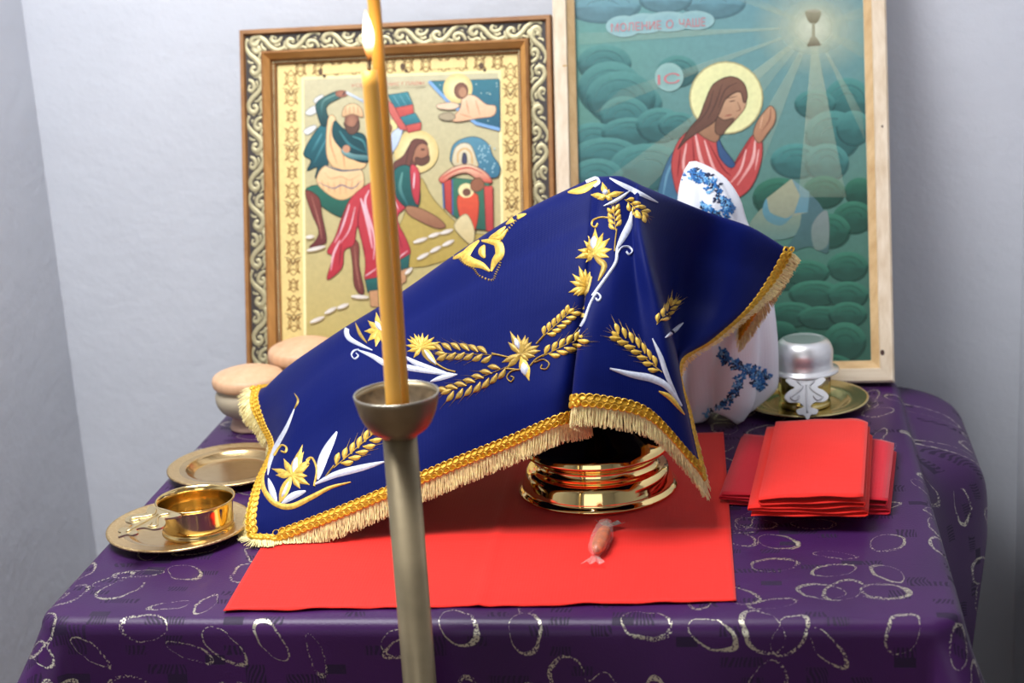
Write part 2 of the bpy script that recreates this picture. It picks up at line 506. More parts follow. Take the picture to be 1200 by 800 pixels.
def tablecloth():
    V, F, UV = [], [], []
    rc = 0.02
    # perimeter with outward directions: start at the back right corner, forward, along the front, back along the left, behind
    per = []
    def seg(a, b, nrm, n):
        for k in range(n):
            t = k/n
            per.append((a[0]+(b[0]-a[0])*t, a[1]+(b[1]-a[1])*t, nrm[0], nrm[1]))
    def fan(c, a0, a1, n):
        for k in range(n):
            a = a0+(a1-a0)*k/n
            per.append((c[0]+rc*math.cos(a), c[1]+rc*math.sin(a), math.cos(a), math.sin(a)))
    seg((X1, Y1-rc), (X1, Y0+rc), (1, 0), 70)
    fan((X1-rc, Y0+rc), 0, -PI/2, 14)
    seg((X1-rc, Y0), (X0+rc, Y0), (0, -1), 110)
    fan((X0+rc, Y0+rc), -PI/2, -PI, 14)
    seg((X0, Y0+rc), (X0, Y1-rc), (-1, 0), 70)
    fan((X0+rc, Y1-rc), PI, PI/2, 8)
    seg((X0+rc, Y1), (X1-rc, Y1), (0, 1), 60)
    fan((X1-rc, Y1-rc), PI/2, 0, 10)
    K = len(per)
    # top: concentric rings shrinking to the middle keep the perimeter's columns
    cx, cy = (X0+X1)/2, (Y0+Y1)/2
    def wob(x, y):
        return 0.0006*math.sin(17*x+3*y)*math.sin(13*y+2)
    rings = 16
    for j in range(rings):
        t = 0.02 + 0.98*j/(rings-1)
        for (x, y, nx, ny) in per:
            X, Y = cx+(x-cx)*t, cy+(y-cy)*t
            V.append((X, Y, TZ + wob(X, Y) - 0.0012)); UV.append((X, Y))
    rr = 0.014
    ds = [0.006*k for k in range(1, 8)] + [0.05+0.018*k for k in range(0, 30)]
    for d in ds:
        for k, (x, y, nx, ny) in enumerate(per):
            a = min(d/rr, PI/2)
            out, down = rr*math.sin(a), rr*(1-math.cos(a))
            dd = max(0.0, d-rr*PI/2)
            L = 1.0
            fl = 0.05
            corner = abs(nx*ny)*2
            if y < Y0+0.3: fl += 0.42*corner
            rp = 0.0
            if ny < -0.3:
                s = (x-X0)
                rp = 0.030*math.sin(11*s+0.6)+0.014*math.sin(27*s+1.9)
            side = max(0.0, nx)
            ext = 0.0
            if nx > 0.3:
                g = (y-2.00)/0.16
                g = max(0.0, min(1.0, g)); g = g*g*(3-2*g)
                if ny > -0.2: fl = (0.05+0.22*max(0.0, min(1.0, (Y0+0.12-y)/0.12)))*(1-g)
                ext = (0.004+0.092*g)*(1-math.exp(-dd/0.075))*nx
                rp = 0.02*math.sin(19*y)*(1-g)
                L = 1 - 0.78*g
                dd *= L
            if nx < -0.5:
                rp = 0.012*math.sin(15*y)
                fl = 0.03 + 0.25*max(0.0, min(1.0, (Y0+0.12-y)/0.12)) + (0.30*corner if y < Y0+0.3 else 0)
            out += dd*(fl+rp); down += dd*math.sqrt(max(0.05, 1-(fl+rp)**2))
            out += ext
            V.append((x+nx*out, y+ny*out, TZ-0.0012-down)); UV.append((x+nx*d*L, y+ny*d*L))
    rows = rings+len(ds)
    for j in range(rows-1):
        for k in range(K):
            a = j*K+k; b = j*K+(k+1) % K
            F.append((a, a+K, b+K, b))
    F.append(tuple(range(K)))
    return V, F, UV
V, F, UV = tablecloth()
tc = mesh('tablecloth', V, F, M['brocade'], None, uvs=UV)
solid(tc, 0.0012, -1)
tag(tc, 'purple satin tablecloth woven with metallic ovals, covering the table', 'tablecloth')

# ------------------------------------------------------------------ icons: shared tools
class Plane:
    """a leaning board: origin at the foot, a across, b up along the board, c out of its face"""
    def __init__(s, O, rot, lean):
        s.O = Vector(O)
        ex = Vector((1, 0, 0)); ey = Vector((0, math.sin(lean), math.cos(lean)))
        s.en = ex.cross(ey)                       # points to the viewer's side
        s.ex = ex*math.cos(rot)+ey*math.sin(rot); s.ey = ey*math.cos(rot)-ex*math.sin(rot)
    def P(s, a, b, c=0.0): return s.O + s.ex*a + s.ey*b + s.en*c
    def ab(s, px, py, c=0.0):
        d = ray(px, py); t = ((s.O+s.en*c)-CAM).dot(s.en)/d.dot(s.en)
        q = CAM + d*t - s.O
        return q.dot(s.ex), q.dot(s.ey)

class Painter:
    """flat brushwork on a Plane; coordinates are turned into the board's own a, b"""
    def __init__(s, pl, c0, fx):
        s.pl, s.c, s.fx = pl, c0, fx
        s.V, s.F, s.C = [], [], []
        s.edge = 0
    def pt(s, p): return s.pl.ab(*s.fx(*p), s.c)
    def layer(s): s.c += 0.00001
    def add(s, pts, faces, cols):
        o = len(s.V)
        for p in pts:
            a, b = s.pt(p); s.V.append(s.pl.P(a, b, s.c))
        s.C += cols; s.F += [tuple(i+o for i in f) for f in faces]
        s.layer()
    def poly(s, pts, c, c2=None, sm=4, a=1.0, edge=None):
        edge = s.edge if edge is None else edge
        q = spline(pts, sm, True) if sm else [np.array(p, float) for p in pts]
        ys = [p[1] for p in q]; y0, y1 = min(ys), max(ys)
        A, B = lin(c), lin(c2 or c)
        cols = []
        for p in q:
            t = (p[1]-y0)/max(1e-6, y1-y0)
            cols.append(tuple(A[i]*(1-t)+B[i]*t for i in range(3)) + (a,))
        s.add([tuple(p) for p in q], [tuple(range(len(q)))], cols)
        if edge:
            s.line([tuple(p) for p in q]+[tuple(q[0])], edge, [v*0.62 for v in (c2 or c)], sm=0, taper=False, a=a)
    def disc(s, cx, cy, rx, ry, c, c2=None, n=28, dy=0.0, a=1.0, a2=None):
        """c at the edge, c2 in the middle (moved by dy)"""
        A, B = lin(c), lin(c2 or c); a2 = a if a2 is None else a2
        pts, cols, F = [], [], []
        for j, t in enumerate((1.0, 0.8, 0.5)):
            k = (1-t)/0.7 if t > 0.3 else 1
            k = min(1, k)
            for i in range(n):
                an = 2*PI*i/n
                pts.append((cx+rx*t*math.cos(an), cy+ry*t*math.sin(an)+dy*ry*(1-t)))
                cols.append(tuple(A[m]*(1-k)+B[m]*k for m in range(3)) + (a*(1-k)+a2*k,))
        pts.append((cx, cy+dy*ry)); cols.append(B+(a2,))
        for j in range(2):
            for i in range(n):
                F.append((j*n+i, j*n+(i+1) % n, (j+1)*n+(i+1) % n, (j+1)*n+i))
        for i in range(n): F.append((2*n+i, 2*n+(i+1) % n, 3*n))
        s.add(pts, F, cols)
    def line(s, pts, wd, c, c2=None, sm=4, taper=True, a=1.0):
        q = spline(pts, sm) if sm else [np.array(p, float) for p in pts]
        n = len(q); P, cols, F = [], [], []
        A, B = lin(c), lin(c2 or c)
        for i, p in enumerate(q):
            t = q[min(i+1, n-1)]-q[max(i-1, 0)]
            t = t/max(1e-6, np.hypot(*t)); nn = np.array((-t[1], t[0]))
            u = i/(n-1)
            h = wd*0.5*((0.35+0.65*math.sin(PI*u)) if taper else 1)
            P += [tuple(p+nn*h), tuple(p-nn*h)]
            cc = tuple(A[m]*(1-u)+B[m]*u for m in range(3)) + (a,)
            cols += [cc, cc]
        for i in range(n-1): F.append((2*i, 2*i+2, 2*i+3, 2*i+1))
        s.add(P, F, cols)
    def build(s, name, parent):
        return mesh(name, s.V, s.F, M['paint'], parent, smooth=False, cols=s.C)

def text_mesh(pl, txt, pa, pb, height, c, mat, parent, name):
    """lettering between board points pa and pb"""
    cu = bpy.data.curves.new(name, 'FONT'); cu.body = txt; cu.size = 1.0; cu.resolution_u = 2
    to = bpy.data.objects.new('tmp_text', cu); col.objects.link(to)
    bpy.context.view_layer.update()
    me = to.evaluated_get(bpy.context.evaluated_depsgraph_get()).to_mesh()
    vs = [v.co.copy() for v in me.vertices]; fs = [tuple(p.vertices) for p in me.polygons]
    to.to_mesh_clear(); bpy.data.objects.remove(to); bpy.data.curves.remove(cu)
    x0 = min(v.x for v in vs); x1 = max(v.x for v in vs); y0 = min(v.y for v in vs); y1 = max(v.y for v in vs)
    V = []
    for v in vs:
        t = (v.x-x0)/(x1-x0); h = (v.y-y0)/(y1-y0)*height
        V.append(pl.P(pa[0]+(pb[0]-pa[0])*t, pa[1]+(pb[1]-pa[1])*t+h, c))
    return mesh(name, V, fs, mat, parent, smooth=False)

def rail(pl, a0, b0, a1, b1, inward, prof, mat, parent, name='frame_rail', uvlen=None):
    """mitred frame member from outer corner 0 to outer corner 1; prof: (distance inwards, height) list"""
    d = Vector((a1-a0, b1-b0)); L = d.length; d /= L
    nn = Vector(inward)
    V, F = [], []
    n = len(prof)
    for end in (0, 1):
        for (w_, h_) in prof:
            s = w_ if end == 0 else L-w_
            p = Vector((a0, b0)) + d*s + nn*w_
            V.append(pl.P(p.x, p.y, h_))
    for i in range(n):
        j = (i+1) % n
        F.append((i, j, n+j, n+i))
    F.append(tuple(range(n-1, -1, -1))); F.append(tuple(range(n, 2*n)))
    return mesh(name, V, F, mat, parent, smooth=False)

LEAN = R(16)
# ------------------------------------------------------------------ the carved icon
plL = Plane((0, 2.385, TZ), R(0.0), LEAN)
tl = plL.ab(288, 37); trr = plL.ab(648, 22); blp = plL.ab(292, 418)
rotL = math.atan2(trr[1]-tl[1], trr[0]-tl[0])
# left and right sides, top
LA0 = (tl[0]+blp[0])/2; LA1 = trr[0]; LB1 = (tl[1]+trr[1])/2
LB0 = 0.0
print('icon left', tl, trr, blp, math.degrees(rotL), 'size', LA1-LA0, LB1)
icL = thing('carved_icon', plL.P((LA0+LA1)/2, 0, 0), 'icon of a kneeling haloed man and a swordsman in a carved gilt frame', 'icon')
mesh('back_board', *[x for x in (lambda a0, a1, b0, b1, c0, c1: ([plL.P(a, b, c) for c in (c0, c1) for b in (b0, b1) for a in (a0, a1)],
     [(0, 2, 3, 1), (4, 5, 7, 6), (0, 1, 5, 4), (2, 6, 7, 3), (0, 4, 6, 2), (1, 3, 7, 5)]))(LA0+0.01, LA1-0.01, LB0+0.01, LB1-0.01, 0.0, 0.010)], M['backing'], icL, smooth=False)
inn_l, inn_t = plL.ab(331, 74)[0], plL.ab(331, 75)[1]
inn_r = plL.ab(611, 66)[0]
FW = ((inn_l-LA0)+(LA1-inn_r)+(LB1-inn_t))/3
print('frame width', FW)
f_ = FW
prof_base = [(0, 0.0), (0, 0.024), (0.03*f_, 0.028), (0.13*f_, 0.028), (0.16*f_, 0.022), (0.62*f_, 0.020), (0.66*f_, 0.030), (0.72*f_, 0.032),
             (0.88*f_, 0.022), (0.90*f_, 0.017), (1.0*f_, 0.014), (1.0*f_, 0.0)]
sides = [((LA0, LB0), (LA1, LB0), (0, 1)), ((LA1, LB0), (LA1, LB1), (-1, 0)), ((LA1, LB1), (LA0, LB1), (0, -1)), ((LA0, LB1), (LA0, LB0), (1, 0))]

def scroll_mesh():
    """one acanthus scroll, about 1 unit long and 0.5 wide, raised from the ground"""
    parts = []
    def sp(pts, r0_, r1_, z=0.05):
        r0_ *= 1.15; r1_ *= 1.15
        q = spline([(p[0], p[1], z) for p in pts], 5)
        n = len(q)
        rad = [max(0.008, (r0_+(r1_-r0_)*i/(n-1))*(0.55+0.45*math.sin(PI*min(1, 0.15+i/(n-1)*0.9)))) for i in range(n)]
        parts.append(tube(q, rad, 6, True, 0.8, (0, 0, 1)))
    sp([(-0.48, -0.16), (-0.30, -0.22), (-0.10, -0.12), (0.05, 0.06), (0.20, 0.17), (0.36, 0.14), (0.42, 0.02), (0.34, -0.07), (0.25, -0.02), (0.27, 0.05)], 0.06, 0.075, 0.07)
    sp([(-0.44, 0.20), (-0.36, 0.05), (-0.22, 0.0), (-0.13, 0.08), (-0.18, 0.17), (-0.26, 0.15), (-0.25, 0.09)], 0.05, 0.06, 0.06)
    sp([(-0.12, 0.21), (0.02, 0.16), (0.10, 0.22)], 0.035, 0.03)
    sp([(0.02, -0.22), (0.12, -0.12), (0.14, 0.0)], 0.05, 0.03, 0.06)
    sp([(0.14, -0.22), (0.24, -0.17), (0.40, -0.20), (0.49, -0.10)], 0.045, 0.03)
    sp([(-0.38, -0.06), (-0.28, -0.10), (-0.16, -0.03)], 0.045, 0.02, 0.05)
    sp([(0.44, 0.22), (0.49, 0.12), (0.50, 0.0)], 0.04, 0.03)
    V, F = join(*parts)
    me = bpy.data.meshes.new('scroll'); me.from_pydata([tuple(v) for v in V], [], F)
    me.polygons.foreach_set('use_smooth', [True]*len(me.polygons)); me.materials.append(M['carving'])
    return me
SCROLL = scroll_mesh()
for si, (p0, p1, inn) in enumerate(sides):
    rl = rail(plL, p0[0], p0[1], p1[0], p1[1], inn, prof_base, M['bronze_wood'], icL)
    d = Vector((p1[0]-p0[0], p1[1]-p0[1])); L = d.length; d /= L; nn = Vector(inn)
    def strip(w0, w1, h0, h1, name, mat):
        V = []
        for s, w_ in ((w0, w0), (L-w0, w0), (L-w1, w1), (w1, w1)):
            q = Vector(p0)+d*s+nn*w_
            V.append(plL.P(q.x, q.y, h0 if w_ == w0 else h1))
        return mesh(name, V, [(0, 1, 2, 3)], mat, rl, smooth=False)
    strip(0.165*f_, 0.615*f_, 0.0222, 0.0206, 'carving_ground', M['dark_ground'])
    strip(0.725*f_, 0.875*f_, 0.0325, 0.0228, 'cove', M['bronze_cove'])
    # carved scrolls, each its own piece
    run = L-0.5*f_
    n = max(3, round(run/(1.05*f_)))
    un = run/n
    for k in range(n):
        q = Vector(p0)+d*(0.25*f_+un*(k+0.5))+nn*(0.39*f_)
        so = bpy.data.objects.new('scroll', SCROLL); col.objects.link(so); so.parent = rl
        flip = -1 if k % 2 else 1
        X = (plL.ex*d.x+plL.ey*d.y)*(un*1.02); Yv = (plL.ex*nn.x+plL.ey*nn.y)*(f_*1.02*flip); Zv = plL.en*(f_*0.30)
        pos = plL.P(q.x, q.y, 0.0205)-wloc(rl)
        so.matrix_basis = Matrix(((X.x, Yv.x, Zv.x, pos.x), (X.y, Yv.y, Zv.y, pos.y), (X.z, Yv.z, Zv.z, pos.z), (0, 0, 0, 1)))
    # beading along the sight edge
    parts = []
    nb = int((L-1.8*f_)/0.0042)
    for k in range(nb):
        q = Vector(p0)+d*(0.92*f_+(L-1.84*f_)*(k+0.5)/nb)+nn*(0.945*f_)
        c = plL.P(q.x, q.y, 0.0168); r_ = 0.0016
        ax, ay, az = plL.ex*r_, plL.ey*r_, plL.en*r_
        parts.append(([c+ax, c+ay, c-ax, c-ay, c+az], [(0, 1, 4), (1, 2, 4), (2, 3, 4), (3, 0, 4)]))
    mesh('beading', *join(*parts), M['carving'], rl, kind='stuff')

A = lambda x, y: (270+x*0.325, 10+y*0.325)
Bm = lambda x, y: (270+x*0.325, 200+y*0.325)
ID = lambda x, y: (x, y)
pa = Painter(plL, 0.0105, ID)
# gold border and picture ground
corners = [(325, 70), (616, 60), (622, 440), (330, 452)]
pa.poly(corners, (240, 216, 146), (232, 204, 132), sm=0)
pin = [(356, 93), (584, 85), (589, 392), (359, 398)]
pa.poly([(353, 90), (587, 82), (592, 398), (356, 402)], (250, 236, 176), sm=0)
pa.poly(pin, (202, 194, 158), (192, 172, 104), sm=0)
# filigree on the border
FL = (150, 112, 60)
FG = (96, 72, 48)
def knot(cx, cy, s):
    for q in ([(-1, -1), (0, -.4), (1, -1), (.4, 0), (1, 1), (0, .4), (-1, 1), (-.4, 0), (-1, -1)], [(0, -1.3), (.8, 0), (0, 1.3), (-.8, 0), (0, -1.3)]):
        pa.line([(cx+x*s, cy+y*s) for x, y in q], 1.1, FL, taper=False)
for yy in range(92, 400, 22):
    dx = (yy-92)*0.012
    knot(341+dx, yy, 8 if (yy//22) % 3 else 6)
    if yy < 290: knot(598+dx, yy-8, 8 if (yy//22) % 3 else 6)
    if (yy//22) % 3 == 1:
        for x0_ in (341+dx, 598+dx):
            if yy > 290 and x0_ > 500: continue
            pa.line([(x0_-10, yy+11), (x0_-3, yy+14), (x0_, yy+20), (x0_+3, yy+14), (x0_+10, yy+11)], 1.6, FG)
for xx in range(352, 600, 21):
    knot(xx, 81-(xx-340)*0.036, 7)
for (x_, y_) in ((372, 86), (468, 80), (560, 79)):
    pa.disc(x_+4, y_-2, 3, 4, FG); pa.disc(x_+8, y_+3, 2, 2, FG)
pa.poly([(378, 77), (428, 74), (428, 84), (378, 87)], (246, 214, 140), (250, 220, 150), sm=0)
pa.poly([(505, 72), (545, 70), (545, 79), (505, 81)], (248, 206, 140), (250, 220, 150), sm=0)
# --- picture
pa.edge = 2.6
pa.fx = A
TEAL, TEALD, TEALL = (38, 96, 102), (24, 62, 70), (86, 150, 160)
RED, REDL, BR = (186, 58, 66), (232, 200, 206), (122, 62, 54)
pa.poly([(680, 610), (735, 690), (850, 800), (960, 830), (700, 930), (560, 900), (620, 760)], (188, 166, 96), (180, 154, 76))
# white feathers of light behind the swordsman
for q in ([(270, 375), (300, 350), (320, 365), (290, 385)], [(300, 330), (330, 310), (340, 330), (315, 345)], [(262, 440), (300, 420), (310, 430), (280, 455)]):
    pa.poly(q, (226, 226, 220))
# swordsman: cloak, arm, sword
pa.poly([(352, 400), (305, 445), (263, 522), (290, 548), (276, 585), (312, 572), (306, 612), (345, 590), (356, 520), (362, 450)], (44, 112, 122), TEALD)
pa.line([(330, 450), (292, 520)], 9, TEALL, TEAL); pa.line([(345, 470), (300, 560)], 7, TEALL, TEAL)
pa.poly([(392, 296), (338, 318), (308, 345), (314, 385), (332, 424), (366, 412), (348, 378), (352, 346), (404, 316)], (66, 112, 106), TEALD)
pa.line([(385, 308), (335, 335), (328, 385)], 7, (120, 160, 150), TEAL)
pa.disc(400, 307, 22, 13, (142, 88, 72), (176, 118, 92))
pa.line([(418, 302), (484, 336)], 9, (214, 222, 230), (176, 190, 206), taper=False)
pa.line([(404, 314), (416, 296)], 6, (80, 60, 60))
pa.poly([(352, 398), (378, 392), (398, 470), (478, 520), (484, 572), (420, 582), (372, 572), (346, 520)], (242, 206, 158), (236, 190, 136))
pa.line([(366, 410), (360, 480), (385, 560)], 4, (196, 130, 90)); pa.line([(405, 500), (412, 575)], 4, (196, 130, 90))
pa.poly([(376, 404), (404, 430), (440, 446), (478, 452), (505, 500), (500, 552), (452, 548), (402, 508), (368, 458)], (30, 84, 90), (22, 58, 66))
pa.line([(392, 440), (430, 490), (490, 520)], 9, (70, 134, 140), TEAL); pa.line([(440, 460), (480, 480), (494, 530)], 7, (92, 156, 156), TEAL)
pa.disc(438, 408, 27, 38, (116, 74, 62), (176, 124, 98))
pa.poly([(408, 412), (424, 448), (446, 452), (464, 430), (462, 404), (446, 426), (424, 424)], (104, 74, 62))
pa.poly([(404, 390), (410, 356), (440, 342), (470, 356), (478, 392), (440, 380)], (238, 206, 158), (216, 170, 124))
for k in range(4): pa.line([(416+14*k, 350), (414+16*k, 384)], 3, (186, 134, 100))
pa.poly([(404, 504), (440, 522), (498, 530), (496, 548), (436, 542), (404, 522)], (150, 190, 186), TEAL)
pa.disc(418, 506, 14, 14, (196, 142, 110))
# tunic and apron
pa.poly([(270, 656), (330, 636), (388, 676), (440, 690), (412, 752), (345, 724)], (48, 112, 94), (34, 84, 72))
pa.poly([(342, 566), (410, 584), (472, 582), (480, 640), (452, 668), (404, 690), (356, 672), (310, 622)], (240, 204, 156), (228, 182, 128))
for k in range(7): pa.line([(330+22*k, 618+8*math.sin(k)), (336+20*k, 672-abs(k-3)*6)], 3, (198, 140, 100))
pa.line([(342, 566), (400, 584), (474, 580)], 6, (70, 96, 116)); pa.line([(316, 626), (370, 648), (400, 636), (440, 648), (474, 620)], 4, (96, 90, 130))
pa.line([(340, 590), (360, 612), (400, 606), (430, 618), (466, 600)], 3, (206, 150, 110))
# legs of the swordsman
pa.fx = Bm
pa.poly([(270, 72), (318, 96), (330, 160), (346, 246), (332, 266), (284, 277), (308, 250), (318, 214), (292, 150)], (128, 66, 58), (104, 50, 50))
pa.line([(292, 90), (318, 180), (330, 245)], 5, (168, 106, 90))
pa.poly([(430, 248), (462, 262), (464, 340), (482, 432), (468, 445), (446, 412), (440, 330)], (132, 70, 60), (110, 54, 50))
pa.line([(448, 270), (454, 350), (468, 430)], 4, (172, 110, 92))
# the kneeling man's red cloak
pa.poly([(512, 40), (440, 92), (402, 168), (378, 238), (348, 292), (368, 312), (348, 392), (402, 350), (410, 288), (446, 264), (458, 200), (486, 320), (486, 396), (535, 392), (560, 220), (540, 60)], (196, 66, 74), (178, 48, 60))
pa.poly([(570, 60), (640, 118), (600, 168), (636, 250), (648, 300), (600, 336), (560, 330), (540, 160)], (200, 70, 78), (170, 44, 60))
for q, w_ in (([(430, 120), (404, 200), (376, 260)], 8), ([(470, 100), (494, 180), (512, 280)], 13), ([(395, 250), (372, 300), (362, 360)], 8), ([(500, 70), (486, 120), (520, 240), (516, 320)], 9), ([(590, 110), (606, 140)], 8), ([(450, 130), (430, 210), (396, 262)], 5), ([(486, 380), (530, 350)], 5), ([(600, 318), (640, 288)], 5)):
    pa.line(q, w_, REDL, (226, 150, 160))
for q in ([(470, 110), (460, 190), (486, 300)], [(420, 130), (386, 240)], [(590, 190), (620, 280)], [(400, 262), (392, 340)]):
    pa.line(q, 4, (120, 28, 44))
pa.poly([(486, 392), (534, 384), (536, 430), (494, 438)], (44, 104, 98), (32, 78, 78), sm=0)
pa.poly([(596, 330), (647, 300), (642, 348), (600, 366)], (44, 104, 98), (32, 78, 78), sm=0)
pa.poly([(500, 434), (532, 430), (536, 490), (506, 490)], (196, 146, 104), sm=0)
pa.poly([(596, 366), (638, 352), (632, 400), (594, 420)], (196, 146, 104), sm=0)
# pale stones along the ground
for q in ([(288, 546), (338, 526)], [(340, 514), (382, 492)], [(386, 495), (426, 480)], [(436, 452), (498, 456)], [(660, 258), (710, 242)], [(714, 238), (756, 224)], [(757, 226), (802, 212)],
          [(674, 318), (716, 296)], [(720, 293), (760, 272)], [(764, 270), (806, 250)], [(272, 240), (302, 236)], [(276, 288), (342, 272)], [(630, 372), (655, 350)]):
    pa.line([(q[0][0], q[0][1]+6), (q[1][0], q[1][1]+6)], 12, (158, 136, 90), sm=3)
    pa.line(q, 14, (236, 230, 222), (216, 204, 190), sm=3)
# kneeling man
pa.fx = A
pa.disc(670, 515, 80, 78, (222, 196, 128), (244, 230, 174))
pa.poly([(700, 474), (654, 482), (624, 530), (584, 562), (578, 612), (640, 622), (668, 566), (696, 520)], (124, 80, 70), (96, 56, 52))
pa.poly([(654, 500), (690, 476), (710, 496), (716, 520), (714, 548), (690, 560), (664, 556), (652, 530)], (182, 130, 100), (160, 106, 80))
pa.poly([(668, 536), (690, 540), (716, 530), (716, 552), (694, 566), (670, 560)], (104, 68, 56))
pa.disc(694, 508, 8, 4, (92, 58, 48)); pa.line([(706, 505), (712, 524), (704, 527)], 3, (120, 74, 58))
pa.poly([(650, 482), (694, 472), (712, 492), (690, 486), (668, 504), (650, 560), (630, 590)], (112, 70, 60))
pa.poly([(600, 574), (640, 566), (676, 610), (684, 690), (662, 728), (622, 708), (588, 662), (580, 612)], (44, 106, 102), (26, 72, 72))
pa.line([(620, 590), (612, 650), (640, 710)], 12, (104, 160, 150), TEAL)
pa.poly([(650, 566), (682, 592), (678, 704), (656, 668)], (204, 74, 84), (180, 52, 64))
pa.line([(664, 590), (660, 650)], 6, REDL)
pa.poly([(636, 712), (690, 722), (752, 756), (776, 786), (744, 792), (690, 770), (640, 740)], (170, 122, 90), (146, 98, 72))
# the small far figure and its pale wing
pa.disc(575, 428, 26, 28, (236, 214, 150)); pa.disc(572, 432, 12, 16, (130, 84, 66))
pa.poly([(588, 442), (622, 428), (604, 490), (576, 522), (572, 470)], (206, 216, 232), (176, 196, 222))
# red town with teal roofs
pa.poly([(562, 330), (598, 352), (640, 440), (612, 436), (566, 366)], (214, 116, 104), (196, 92, 86), sm=0)
pa.poly([(566, 312), (640, 300), (658, 346), (594, 358)], (66, 140, 148), (44, 108, 122), sm=0)
pa.poly([(594, 358), (658, 346), (662, 384), (612, 396)], (206, 96, 86), (190, 76, 72), sm=0)
pa.poly([(612, 392), (666, 376), (688, 410), (632, 422)], (66, 140, 148), (44, 108, 122), sm=0)
pa.poly([(632, 422), (688, 410), (686, 438), (640, 448)], (206, 96, 86), (190, 76, 72), sm=0)
for k in range(3): pa.line([(584+24*k, 308-3*k), (612+22*k, 354-4*k)], 2, (120, 180, 186))
# figure in the starry corner
pa.poly([(718, 262), (970, 254), (972, 432), (886, 412), (786, 330)], (58, 122, 136), (40, 92, 116), sm=0)
pa.line([(716, 262), (780, 330), (886, 414), (972, 436)], 12, (128, 170, 214), sm=0, taper=False)
for k in range(46):
    x_, y_ = 740+random.random()*225, 262+random.random()*150
    if y_-262 < (x_-718)*0.75: pa.disc(x_, y_, 2.6, 2.6, (176, 200, 190), n=6)
pa.disc(820, 288, 53, 54, (226, 200, 130), (246, 232, 178))
pa.poly([(838, 316), (880, 314), (922, 345), (956, 352), (948, 386), (890, 396), (816, 408), (800, 396), (828, 360)], (244, 208, 172), (232, 180, 140))
for q in ([(850, 330), (860, 380)], [(884, 330), (900, 384)], [(826, 380), (870, 392)]): pa.line(q, 4, (206, 142, 108))
pa.poly([(746, 346), (800, 338), (826, 350), (800, 364), (752, 360)], (238, 204, 172))
pa.poly([(752, 384), (790, 374), (812, 392), (790, 404), (758, 398)], (176, 160, 130))
pa.disc(832, 296, 26, 30, (110, 72, 60), (150, 104, 82)); pa.disc(838, 302, 14, 18, (186, 138, 106))
# blue arch, red shrine
pa.poly([(800, 560), (798, 505), (826, 474), (880, 462), (926, 484), (946, 530), (972, 570), (960, 608), (910, 600), (880, 560)], (92, 146, 166), (58, 112, 136))
for k in range(26): pa.disc(895+random.random()*60, 490+random.random()*100, 3.4, 3.4, (160, 196, 206), n=6)
pa.poly([(806, 566), (806, 512), (832, 486), (866, 492), (886, 540), (888, 572)], (226, 214, 186), (206, 190, 150))
pa.line([(820, 556), (822, 520), (846, 504), (868, 522), (872, 560)], 6, (214, 170, 110), sm=4, taper=False)
pa.poly([(836, 556), (838, 526), (845, 520), (851, 530), (852, 556)], (70, 70, 96))
pa.poly([(800, 610), (934, 622), (940, 800), (852, 790), (800, 742)], (66, 122, 96), (44, 92, 78), sm=0)
pa.poly([(770, 622), (796, 616), (798, 744), (776, 722)], (198, 78, 70), (176, 58, 56), sm=0)
pa.line([(766, 622), (770, 720)], 6, (70, 100, 150), sm=0, taper=False); pa.line([(800, 616), (802, 744)], 5, (70, 100, 150), sm=0, taper=False)
pa.poly([(914, 640), (946, 640), (948, 806), (922, 800)], (206, 84, 74), (180, 62, 62), sm=0)
pa.poly([(752, 612), (800, 574), (860, 562), (918, 588), (944, 626), (902, 622), (852, 592), (800, 604), (768, 628)], (232, 206, 170), (206, 80, 66))
pa.line([(760, 612), (810, 584), (862, 574), (914, 596)], 6, (198, 64, 58))
pa.poly([(820, 676), (892, 672), (882, 800), (836, 775)], (222, 92, 62), (196, 66, 50))
pa.disc(850, 656, 28, 26, (240, 222, 164)); pa.disc(852, 662, 15, 14, (120, 80, 64))
pa.poly([(870, 622), (900, 610), (916, 640), (890, 660), (868, 650)], (150, 96, 70))
pa.poly([(806, 780), (850, 740), (880, 800), (870, 850), (830, 820)], (222, 206, 160), (206, 184, 130))
pa.build('painting', icL)
M['ink_red'] = simple('red_lettering', (186, 96, 84), 0.5)
p_ = plL.ab(*A(445, 290)); q_ = plL.ab(*A(706, 280))
text_mesh(plL, 'УСЕКНОВЕНИЕ ГЛАВЫ', p_, q_, 0.0052, 0.0170, M['ink_red'], icL, 'lettering')

